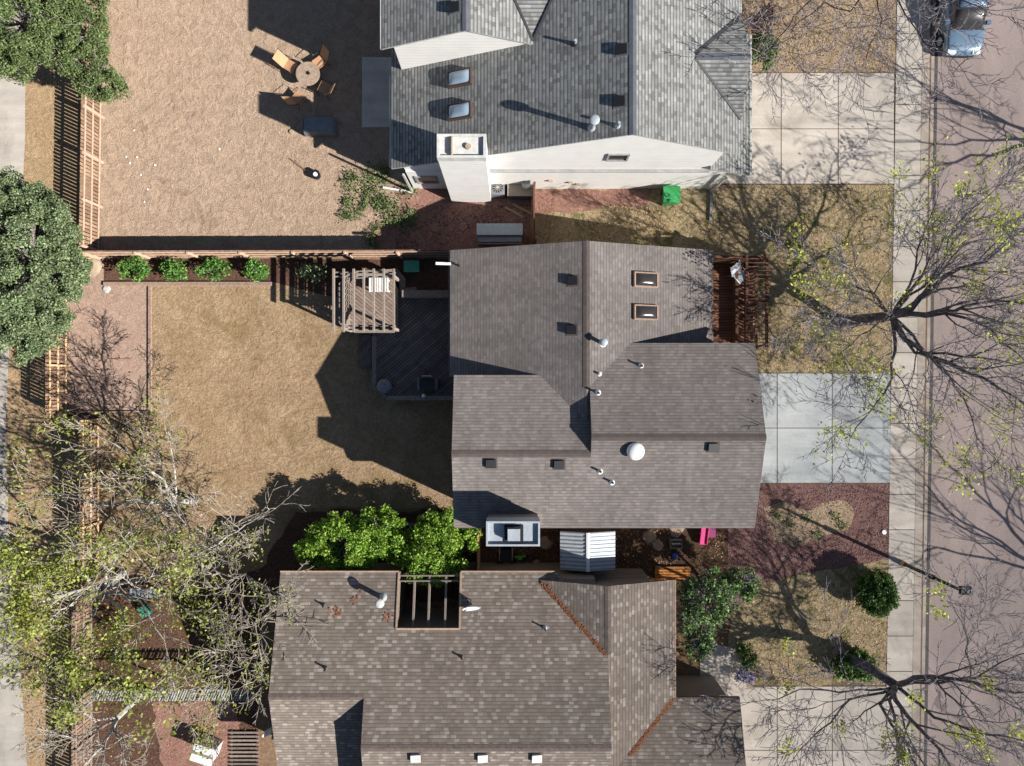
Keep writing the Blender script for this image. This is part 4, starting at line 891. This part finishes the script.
q = P(152, 589); slat_table(q.x, q.y, 0, 1.6, .5, .7, 'grey blue picnic bench under the leafing tree', 'galv', 'bench')

# ------------------------------------------------------------------ street furniture
b = P(902, 563); t_ = thing('street_lamp', 'tall slim street lamp leaning over the sidewalk with a box head', 'street lamp', b)
zt = 4.55; MB().cyl(b, .1, zt, 14, .07).build('pole', 'black', t_); MB().cyl(b, .15, .35, 14, .13).build('base', 'rail', t_)
MB().box(b.x - .05, b.x + .42, b.y - .18, b.y + .18, zt - .02, zt + .16).build('lamp_head', 'black', t_); MB().box(b.x + .06, b.x + .38, b.y - .13, b.y + .13, zt - .05, zt - .022).build('lens', 'lamp', t_)
MB().box(b.x + .36, b.x + .41, b.y - .08, b.y + .08, zt + .162, zt + .18).build('photocell', 'lamp', t_)
MB().cyl(b + Vector((0, 0, 2.4)), .13, .4, 14, .13).build('bracket_sleeve', 'black', t_)  # bracket sleeve added for the thick spot in the pole's shadow
q = P(884, 532, .03); tag(MB().cyl(q, .13, .05, 16, .11).build('meter_cover', 'white'), 'small round white cover in the red mulch by the sidewalk', 'cover')
# parked car -----------------------------------------------------
cx = P(967.5, 0, .9).x; yf = 16.55
car = thing('parked_car', 'light blue car parked at the kerb top right, nose towards the viewer', 'car', (cx, yf + 2.3, -.12))
def loft(secs, mat, name, parent, mi=0):
    m = MB(); n = len(secs[0]); vs = [p for s_ in secs for p in s_]
    fs = [(i * n + j, i * n + j + 1, (i + 1) * n + j + 1, (i + 1) * n + j) for i in range(len(secs) - 1) for j in range(n - 1)]
    fs += [tuple(range(n - 1, -1, -1)), tuple(range((len(secs) - 1) * n, len(secs) * n))]
    return m.add(vs, fs, mi, smooth=True).build(name, mat, parent)
def csec(y, hw, zb, zs, ztop, crown=.05):
    pts = []
    for x, z in ((-hw * .93, zb), (-hw, zb + .18), (-hw, zs - .12), (-hw * .97, zs - .02), (-hw * .85, ztop - crown * .4), (-hw * .5, ztop), (0, ztop + crown * .3), (hw * .5, ztop), (hw * .85, ztop - crown * .4), (hw * .97, zs - .02), (hw, zs - .12), (hw, zb + .18), (hw * .93, zb)): pts.append((cx + x, y, z - .12))
    return pts
loft([csec(yf, .62, .4, .6, .62), csec(yf + .07, .78, .28, .72, .74), csec(yf + .3, .88, .22, .85, .88), csec(yf + .8, .93, .2, .93, .97), csec(yf + 1.25, .94, .2, .98, 1.03), csec(yf + 2.5, .95, .2, 1.0, 1.05), csec(yf + 3.8, .95, .2, 1.0, 1.05), csec(yf + 4.5, .9, .25, .95, 1.0), csec(yf + 4.75, .78, .35, .8, .85)], 'car', 'body', car)
def gsec(y, hw, z0, z1): return [(cx - hw, y, z0 - .12), (cx - hw * .86, y, z1 - .16), (cx - hw * .6, y, z1 - .12), (cx, y, z1 - .1), (cx + hw * .6, y, z1 - .12), (cx + hw * .86, y, z1 - .16), (cx + hw, y, z0 - .12)]
loft([gsec(yf + 1.1, .84, 1.0, 1.04), gsec(yf + 1.85, .82, 1.02, 1.5), gsec(yf + 2.3, .8, 1.02, 1.56), gsec(yf + 3.7, .8, 1.02, 1.54), gsec(yf + 4.4, .78, 1.0, 1.1)], 'glass', 'windows', car)
loft([gsec(yf + 1.95, .74, 1.4, 1.56), gsec(yf + 2.3, .74, 1.4, 1.6), gsec(yf + 3.6, .74, 1.4, 1.58), gsec(yf + 3.8, .72, 1.36, 1.5)], 'car', 'roof', car)
for s in (-1, 1):
    MB().box(cx + s * .62 - .2, cx + s * .62 + .2, yf + .02, yf + .24, .52, .68).build('headlight', 'lamp', car)
    MB().box(cx + s * 1.02 - .1, cx + s * 1.02 + .1, yf + 1.35, yf + 1.55, .85, 1.0).build('mirror', 'car', car)
    for y in (.85, 3.75):
        w = MB().cyl((cx + s * .85 - .1, yf + y, .2), .33, .2, 22, ax=(1, 0, 0)).build('wheel', 'tyre', car)
        MB().cyl((cx + s * .9 - .08, yf + y, .2), .2, .16, 16, ax=(1, 0, 0)).build('rim', 'galv', w)
MB().box(cx - .4, cx + .4, yf - .03, yf + .1, .3, .46).build('grille', 'black', car)
MB().box(cx - .5, cx + .5, yf + 1.08, yf + 1.2, .93, .945).build('wiper', 'black', car)

# ------------------------------------------------------------------ vegetation
def rvec(rg): 
    z = rg.uniform(-1, 1); a = rg.uniform(0, 2 * pi); s = sqrt(1 - z * z); return Vector((s * cos(a), s * sin(a), z))
class Tree:
    def __init__(s, seed, tw=.011, mind=.011): s.rg = random.Random(seed); s.thick = MB(); s.thin = MB(); s.tips = []; s.n = 0; s.tw = tw
    def path(s, pts, r0, r1, kids=True, depth=0, L=None, up=.25, dens=1.0, start=.25):
        n = len(pts); rad = [r0 + (r1 - r0) * (i / (n - 1)) ** .8 for i in range(n)]
        (s.thick if r0 > .045 else s.thin).tube(pts, rad, 7 if r0 > .08 else (5 if r0 > .03 else 3)); s.n += 1
        if not kids or depth <= 0: s.tips.append(Vector(pts[-1])); s.tips.append(Vector(pts[len(pts) // 2])); return
        tot = sum((Vector(pts[i + 1]) - Vector(pts[i])).length for i in range(n - 1)); L = L or tot
        k = max(2, int(dens * {4: 9, 3: 8, 2: 6, 1: 4}.get(depth, 4)))
        for i in range(k):
            t_ = start + (1 - start) * (i + s.rg.random()) / k; t_ = min(t_, .99); u = t_ * (n - 1); j = int(u); p = Vector(pts[j]).lerp(Vector(pts[j + 1]), u - j)
            d = (Vector(pts[j + 1]) - Vector(pts[j])).normalized(); r = rad[j] * .55
            dv = rvec(s.rg); dv = (dv - d * dv.dot(d)).normalized(); nd = (d * s.rg.uniform(.55, .95) + dv * s.rg.uniform(.5, .9) + Vector((0, 0, up * .5))).normalized()
            s.branch(p, nd, tot * s.rg.uniform(.32, .6) * (1.15 - .5 * t_), max(r, s.tw), depth - 1, up, dens)
        s.branch(Vector(pts[-1]), (Vector(pts[-1]) - Vector(pts[-2])).normalized(), tot * .3, max(r1, s.tw), depth - 1, up, dens)
    def branch(s, p, d, L, r, depth, up=.25, dens=1.0):
        n = 5 if L > .8 else 3; pts = [p]; q = p.copy()
        for i in range(n):
            d = (d + rvec(s.rg) * .27 + Vector((0, 0, up * .1))).normalized(); q = q + d * (L / n); pts.append(q.copy())
        s.path(pts, r, max(r * .35, s.tw * .6), True, depth, L, up, dens)
    def limb(s, a, ctrl, r0, r1, depth=3, wig=.12, **k):
        cs = [a] + ctrl; pts = [a]
        for u, v in zip(cs, cs[1:]):
            m = max(2, int((v - u).length / .6))
            for i in range(1, m + 1): pts.append(u.lerp(v, i / m) + rvec(s.rg) * wig * (1 if (i < m) else .3))
        s.path(pts, r0, r1, True, depth, **k)
    def leaves(s, n, size, spread, pick=None):
        m = MB(); tips = [t for t in s.tips if (pick is None or pick(t))]
        if not tips: return m
        for _ in range(n):
            c = s.rg.choice(tips) + rvec(s.rg) * spread * s.rg.random(); leaf(m, c, size * s.rg.uniform(.6, 1.3), s.rg)
        return m
def leaf(m, c, s, rg, up=.4):
    nrm = (rvec(rg) + Vector((0, 0, up))).normalized(); u = nrm.orthogonal().normalized(); w = nrm.cross(u); a = rg.uniform(0, pi); x = (u * cos(a) + w * sin(a)) * s; y = (w * cos(a) - u * sin(a)) * s * .6
    m.add([c - x, c + y, c + x, c - y], [(0, 1, 2, 3)])
def bare_tree(seed, base, fork_z, fork_shift, limbs, label, r0=.2, depth=3, barks=('bark', 'twig'), lf=None, lfn=0, lfs=.09, dens=1.0, up=.25, tw=.015, pick=None, name='bare_tree', spread=.25, group=None, clump=None):
    T = Tree(seed, tw); root = thing(name, label, 'tree', base, group); fk = base + Vector((fork_shift[0], fork_shift[1], fork_z))
    mid = base.lerp(fk, .5) + Vector((T.rg.uniform(-.08, .08), T.rg.uniform(-.08, .08), 0))
    T.thick.tube([base - Vector((0, 0, .05)), base + Vector((0, 0, .25)), mid, fk], [r0 * 1.5, r0 * 1.08, r0 * .95, r0 * .85], 9)
    for L in limbs:
        pts = [P(*q) for q in L[0]]; rr = L[1] if len(L) > 1 else .09
        T.limb(fk, pts, rr * (1.25 if r0 > .23 else 1), max(.02, rr * .25), depth, dens=dens, up=up)
    T.thick.build('trunk', barks[0], root); T.thin.build('branches', barks[1], root)
    if lf:
        if clump:
            m = MB(); tips = [t for t in T.tips if pick is None or pick(t)]
            for _ in range(clump):
                c = T.rg.choice(tips)
                for _ in range(lfn // clump): leaf(m, c + Vector((T.rg.gauss(0, spread), T.rg.gauss(0, spread), T.rg.gauss(0, spread * .7))), lfs * T.rg.uniform(.6, 1.3), T.rg)
        else: m = T.leaves(lfn, lfs, spread, pick)
        m.build('leaves', lf, root)
    return T, root
# front yard tree of the brown house
bare_tree(11, P(842, 322), 2.8, (1.0, .03), [
    ([(912, 308, 3.8), (935, 285, 4.6), (960, 268, 5.2), (985, 262, 5.8), (1020, 232, 6.6)], .15), ([(925, 315, 4.2), (955, 312, 4.9), (978, 303, 5.4), (1035, 304, 6.4)], .12), ([(945, 314, 4.6), (990, 328, 5.6), (1030, 366, 6.4)], .09),
    ([(905, 340, 3.6), (930, 356, 4.2), (965, 372, 5), (1000, 388, 5.8), (1030, 408, 6.2)], .13), ([(915, 352, 4), (980, 357, 5.2), (1030, 367, 6)], .08), ([(895, 350, 3.8), (893, 378, 4.5), (875, 405, 5), (850, 438, 5.4)], .08), ([(940, 365, 4.5), (965, 400, 5.2), (985, 450, 5.8)], .07),
    ([(910, 285, 4.4), (918, 250, 5.2), (935, 205, 6)], .07), ([(945, 262, 5), (955, 225, 5.8), (990, 195, 6.6)], .07), ([(875, 302, 4), (850, 292, 4.5), (825, 296, 4.9)], .06), ([(933, 265, 3.2), (960, 235, 3.4), (985, 205, 3.8)], .09), ([(940, 290, 3.1), (985, 280, 3.5), (1012, 262, 3.8)], .08), ([(872, 292, 4.2), (838, 275, 4.8), (802, 262, 5.2)], .07), ([(870, 325, 3.8), (840, 318, 4.4), (800, 322, 4.8)], .06), ([(860, 335, 3.6), (840, 352, 4.2), (852, 378, 4.6)], .04)],
    'large bare tree with sparse yellow buds on the middle front lawn', .27, 3, lf='lf_bud', lfn=5200, lfs=.07, dens=1.2, clump=150, spread=.26)
bare_tree(23, P(838, 652), 2.2, (1.75, -.75), [
    ([(915, 678, 3.2), (960, 680, 4.4), (990, 688, 5.2), (1040, 692, 6.0)], .13), ([(895, 700, 3.3), (925, 735, 4.6), (950, 765, 5.4), (985, 800, 6)], .12), ([(890, 700, 3.2), (898, 735, 4.4), (898, 780, 5.4)], .09), ([(935, 718, 4), (985, 735, 5.2), (1040, 745, 6)], .08),
    ([(880, 705, 3.2), (905, 740, 4.4), (930, 790, 5.4)], .09), ([(872, 695, 3), (850, 700, 3.8), (820, 730, 4.4), (800, 750, 4.8)], .06), ([(975, 678, 4.6), (1000, 662, 5.4), (1040, 652, 6)], .07), ([(970, 676, 4.6), (968, 640, 5.4), (955, 610, 5.8)], .05), ([(860, 690, 3), (800, 690, 4), (765, 700, 4.6)], .05)],
    'bare spreading tree at the bottom right beside the sidewalk', .26, 3, lf='lf_bud', lfn=1900, lfs=.08, dens=1.2, clump=36, spread=.22)
# top right bare tree above the car, and two trees across the road
bare_tree(31, P(868, -55), 2.2, (0, -.3), [([(840, -20, 4), (800, 10, 5), (772, 45, 5.6)], .07), ([(862, -10, 4), (850, 12, 4.6), (825, 3, 5), (790, 30, 5.4)], .08), ([(885, -15, 4), (905, 15, 5), (925, 45, 5.6), (950, 55, 6)], .06), ([(920, -25, 4), (950, -5, 5), (985, 10, 6)], .06), ([(880, -10, 4), (880, 30, 5), (865, 60, 5.2)], .05), ([(930, -10, 5), (945, 5, 6)], .04)],
    'bare tree reaching down over the top right lawn and the blue car', .2, 3, ('darkbark', 'twig'), dens=1.0)
bare_tree(41, P(1130, 175), 2.4, (-.2, .2), [([(1180, 130, 4.5), (1200, 100, 6.5)], .1), ([(1150, 200, 4.5), (1170, 250, 6)], .09), ([(1120, 120, 4), (1130, 60, 6)], .09), ([(1220, 170, 4), (1300, 170, 6)], .09), ([(1170, 180, 5), (1180, 190, 7)], .08)], 'bare street tree across the road at the upper right', .2, 3, dens=.8)
bare_tree(43, P(1130, 610), 2.4, (-.2, .2), [([(1180, 560, 4.5), (1200, 520, 6.5)], .1), ([(1150, 640, 4.5), (1170, 700, 6)], .09), ([(1150, 600, 4), (1180, 560, 6)], .09), ([(1220, 600, 4), (1300, 600, 6)], .09), ([(1190, 620, 5), (1210, 640, 7)], .08)], 'bare street tree across the road at the lower right', .2, 3, dens=.8)
# pale barked trees bottom left
bk = ('birch', 'birchtwig')
bare_tree(51, P(122, 574), 1.6, (-.15, -.3), [([(145, 578, 2.6), (168, 575, 3.2), (196, 555, 4.2), (228, 535, 4.8), (245, 524, 5.1)], .1), ([(90, 588, 3), (55, 598, 4.2), (8, 607, 5.2)], .14), ([(125, 610, 3), (120, 640, 4.2), (105, 680, 5.2)], .09), ([(140, 600, 3), (165, 640, 4), (175, 690, 4.8)], .08), ([(100, 600, 3), (75, 640, 4.2), (60, 670, 5)], .08), ([(115, 560, 3), (130, 530, 4), (150, 505, 4.8)], .06), ([(85, 575, 3), (60, 550, 4), (35, 560, 5)], .06), ([(160, 590, 3.4), (200, 620, 4.4), (215, 650, 5)], .06), ([(60, 610, 4.2), (35, 630, 5), (20, 600, 5.4)], .05)],
    'pale barked tree with yellow green new leaves over the left fence', .2, 3, bk, 'lf_yellow', 12500, .078, .85, pick=lambda t: t.y < P(0, 525, 4).y and t.x < P(225, 0, 4).x, name='leafing_tree', spread=.3, clump=330)
bare_tree(53, P(215, 560), 1.5, (0, -.3), [([(230, 548, 3), (245, 535, 3.8)], .05), ([(235, 590, 3), (255, 625, 4.2), (262, 660, 4.8)], .07), ([(220, 610, 3), (225, 650, 4.2), (220, 700, 5)], .06), ([(195, 540, 3), (175, 510, 4.2)], .06), ([(245, 575, 3), (272, 590, 4.2)], .06)],
    'tangled pale bare tree left of the bottom roof', .15, 3, ('birchtwig', 'birchtwig'), 'lf_yellow', 1500, .06, dens=1.15, clump=120, spread=.2)
bare_tree(55, P(195, 500), 1.4, (-.3, 0), [([(150, 501, 2.8), (100, 505, 3.8), (45, 492, 4.4)], .11), ([(165, 480, 2.8), (130, 455, 3.8), (95, 435, 4.4)], .07), ([(175, 470, 2.8), (165, 430, 3.8)], .05), ([(150, 520, 2.8), (110, 545, 3.8), (70, 560, 4.2)], .07), ([(190, 530, 2.8), (185, 560, 3.6)], .05)],
    'white branched bare tree over the fence at the left', .14, 3, bk, 'lf_yellow', 2200, .07, .9, pick=lambda t: t.x < P(170, 0, 3).x, spread=.22, clump=200)
bare_tree(57, P(135, 430), 1.0, (-.2, .1), [([(120, 405, 2), (100, 375, 2.8), (85, 355, 3.2)], .05), ([(110, 425, 2), (80, 405, 2.8)], .05), ([(140, 405, 2), (150, 375, 2.6)], .04), ([(110, 450, 2), (80, 460, 2.8)], .04), ([(150, 445, 2), (170, 460, 2.6)], .04)],
    'low dark bare bush tree at the bottom corner of the gravel pad', .08, 3, ('darkbark', 'darkbark'), dens=1.0, name='bare_shrub')
bare_tree(59, P(150, 690), 1.8, (-.7, -.6), [([(112, 730, 3), (85, 765, 4), (60, 800, 5)], .12), ([(95, 720, 3.5), (65, 700, 4.5), (40, 690, 5)], .07), ([(80, 740, 3.8), (45, 735, 5)], .07), ([(120, 740, 3.4), (130, 775, 4.4)], .06)],
    'pale leaning trunk tree at the bottom left corner', .16, 3, bk, dens=1.0)
# conifers and leafy crowns
def leafy(name, base, crowns, label, lf, leafsize, seed, trunk_r=.12, barkm='bark', cat='tree', clr=.45, nper=60, twigs=0, group=None, up=.4):
    """crowns: (px, py, z, rx, ry, rz, clumps)"""
    rg = random.Random(seed); root = thing(name, label, cat, base, group); m = MB(); tr = MB()
    for (px, py, z, a, b, c, n) in crowns:
        ctr = P(px, py, z); st = base
        tr.tube([base, base.lerp(ctr, .5) + rvec(rg) * .1, ctr], [trunk_r, trunk_r * .7, trunk_r * .3], 7)
        for _ in range(n):
            v = rvec(rg); v.z = v.z * .9 + .15; rr = rg.uniform(.45, 1.0) ** .5 * rg.uniform(.85, 1.08)
            cc = ctr + Vector((v.x * a, v.y * b, v.z * c)) * rr; cr = clr * rg.uniform(.6, 1.3)
            if rg.random() < .25: tr.tube([ctr.lerp(cc, .2), cc], [trunk_r * .25, .01], 4)
            for _ in range(nper):
                d = rvec(rg) * (rg.random() ** .4) * cr; d.z *= .7; leaf(m, cc + d, leafsize * rg.uniform(.6, 1.35), rg, up)
    if twigs:
        tw = MB()
        for (px, py, z, a, b, c, n) in crowns:
            ctr = P(px, py, z)
            for _ in range(twigs):
                v = rvec(rg); v.z = abs(v.z) * .8; e = ctr + Vector((v.x * a * 1.12, v.y * b * 1.12, v.z * c * 1.15)); s0_ = ctr.lerp(e, .3)
                tw.tube([s0_, s0_.lerp(e, .5) + rvec(rg) * .15, e], [.02, .013, .006], 3)
        tw.build('twigs', 'twig', root)
    tr.build('trunk', barkm, root); m.build('crown', lf, root); return root
leafy('evergreen_tree', P(75, 285), [(35, 262, 5.5, 2.0, 3.6, 2.4, 300), (15, 225, 5, 1.8, 2.2, 2.0, 160), (25, 320, 5, 1.7, 1.8, 1.9, 125), (62, 270, 4.5, 1.1, 1.5, 1.6, 80), (-20, 270, 4.5, 2.5, 4.5, 2, 100)], 'large dark grey green evergreen at the left edge beside the gravel pad', 'lf_spruce', .048, 71, .22, clr=.34, nper=230)
leafy('evergreen_tree', P(105, 60), [(28, 25, 5, 2.2, 1.9, 1.6, 120), (62, 50, 4.5, 1.2, 1.0, 1.2, 45), (102, 84, 3.4, 1.0, .8, 1.0, 40), (92, 35, 4.2, .8, 1.5, 1.0, 40), (5, 58, 4.5, 1.5, .9, 1.2, 40), (50, -10, 5, 3, 1.5, 1.5, 70)], 'yellow green juniper tree in the top left corner', 'lf_juniper', .046, 73, .16, clr=.34, nper=230, twigs=8)
leafy('leafy_tree', P(365, 520), [(345, 543, 1.9, 1.8, 1.45, 1.0, 120), (378, 532, 1.9, 1.3, 1.2, .9, 65), (318, 546, 1.6, .95, 1.0, .8, 45), (432, 555, 2.0, 1.65, 1.5, 1.0, 120), (465, 541, 1.3, .8, .7, .7, 30), (440, 530, 1.5, 1.0, 1.0, .8, 40), (405, 545, 1.2, 1, 1, .7, 30)], 'bright green leafed tree against the bottom roof edge', 'lf_bright', .06, 75, .14, clr=.32, nper=120)
leafy('leafy_tree', P(705, 585), [(708, 598, 2.4, 1.3, 1.4, 1.1, 75), (738, 583, 2.0, 1.0, .7, .9, 40), (700, 638, 1.9, .7, .8, .8, 30), (688, 606, 2.0, .7, 1.4, .9, 28)], 'mixed green tree with bare twigs beside the bottom house front', 'lf_holly', .06, 77, .1, clr=.27, nper=75, twigs=110)
gb = 'row of four green shrubs along the cedar fence'
for i, (x, y, s_) in enumerate(((134, 269, 1.0), (175, 271, .78), (214, 271, .86), (257, 270, .72))):
    leafy('shrub', P(x, y), [(x, y, .55, .8 * s_, .62 * s_, .55 * s_, 26)], ('green shrub along the cedar fence, nearest the tan rock and largest', 'green shrub along the cedar fence, second from the left', 'green shrub along the cedar fence, third from the left', 'green shrub along the cedar fence, nearest the pergola and smallest')[i], 'lf_shrub', .065, 80 + i, .03, cat='shrub', clr=.26, nper=40, group=gb)
leafy('round_bush', P(866, 588), [(875, 592, .8, 1.0, 1.08, .85, 400)], 'large clipped round bush by the sidewalk below the street lamp', 'lf_bush', .045, 91, .05, cat='bush', clr=.17, nper=75)
leafy('low_bush', P(855, 662), [(855, 665, .5, 1.1, .8, .5, 90)], 'dark low bush under the bottom right bare tree', 'lf_bush', .07, 92, .05, cat='bush', clr=.26, nper=45)
leafy('low_bush', P(745, 655), [(746, 654, .4, .45, .7, .45, 22)], 'small green bush beside the front path', 'lf_bush', .06, 93, .03, cat='bush', clr=.22, nper=40)
leafy('flowering_plant', P(745, 677), [(745, 677, .3, .5, .25, .25, 14)], 'lavender coloured flowering plant beside the front path', 'lf_lav', .05, 94, .02, cat='plant', clr=.18, nper=35)
leafy('green_shrub', P(760, 52), [(762, 52, .7, .7, .85, .7, 40)], 'yellow green shrub at the top next to the grey roof and driveway', 'lf_juniper', .07, 95, .04, cat='shrub', clr=.26, nper=50)
leafy('purple_shrub', P(762, 20), [(762, 22, .8, .8, .7, .8, 30)], 'dark purple shrub at the top beside the grey roof', 'lf_purple', .05, 96, .04, cat='shrub', clr=.26, nper=45, twigs=60)
leafy('trellis_vine', P(312, 273), [(312, 272, .6, .7, .35, .5, 18)], 'bluish green vine in the pergola shadow', 'lf_spruce', .06, 97, .03, cat='vine', clr=.24, nper=35)
for i, (x, y, lb) in enumerate(((692, 655, 'pink flowering potted plant against the bottom house front wall'),)):
    leafy('potted_plant', P(x, y), [(x, y, .3, .3, .35, .25, 8)], lb, 'lf_shrub', .05, 99, .02, cat='plant', clr=.16, nper=25)
# weeds
rg = random.Random(17)
wc = [(352, 178), (372, 185), (380, 200), (360, 212), (395, 210), (405, 192), (348, 205), (368, 195), (410, 215), (388, 222), (372, 176), (345, 215), (400, 222), (372, 236)]
m = MB()
for (x, y) in wc + [(x + rg.uniform(-14, 14), y + rg.uniform(-10, 10)) for x, y in wc]:
    c = P(x, y); rr = rg.uniform(.15, .5)
    for _ in range(int(420 * rr)): leaf(m, c + Vector((rg.gauss(0, rr * .6), rg.gauss(0, rr * .6), rg.uniform(.02, .22))), rg.uniform(.03, .07), rg, .8)
tag(m.build('weed_patch', 'lf_juniper'), 'patch of green weeds spreading on the sand beside the white house corner', 'weeds', None, 'stuff')
for i, (x, y) in enumerate(((777, 515), (790, 524), (817, 534), (835, 516), (841, 525), (806, 518))):
    m = MB(); c = P(x, y)
    for _ in range(70): leaf(m, c + Vector((rg.gauss(0, .13), rg.gauss(0, .13), rg.uniform(.04, .2))), rg.uniform(.03, .06), rg, .8)
    tag(m.build('small_plant', 'lf_bush', None, c), ('small plant in the bare clearing, furthest left', 'small plant in the bare clearing, second from the left', 'small plant at the lower edge of the bare clearing', 'small plant in the bare clearing, upper right', 'small plant in the bare clearing, furthest right', 'small plant in the middle of the bare clearing under the lamp shadow')[i], 'plant', 'small plants in the bare clearing')
# fallen leaves
def leaves_on(name, boxes, n, label, mat='lf_dead', seed=5, size=(.02, .05)):
    rg = random.Random(seed); m = MB()
    for _ in range(n):
        x0, x1, y0, y1 = rg.choice(boxes); p = P(rg.uniform(x0, x1), rg.uniform(y0, y1), 0); v = mnoise.noise(Vector((p.x * .5, p.y * .5, seed)))
        if v < rg.uniform(-.5, .3): continue
        leaf(m, Vector((p.x, p.y, rg.uniform(.03, .06))), rg.uniform(*size), rg, 2.0)
    tag(m.build(name, mat), label, 'leaves', None, 'stuff')
leaves_on('fallen_leaves', [(750, 894, 0, 70), (755, 894, 188, 368), (755, 888, 590, 684), (540, 750, 205, 240)], 9000, 'fallen brown leaves scattered over the front lawns')
leaves_on('mulch_chips', [(757, 889, 486, 560), (395, 530, 205, 250)], 6000, 'bark chips scattered over the red mulch bed', 'lf_purple', 6)
leaves_on('ground_litter', [(100, 260, 500, 760), (490, 725, 530, 570), (28, 66, 260, 760)], 6000, 'dry leaf litter under the left trees and in the side yard', 'lf_dead', 7)
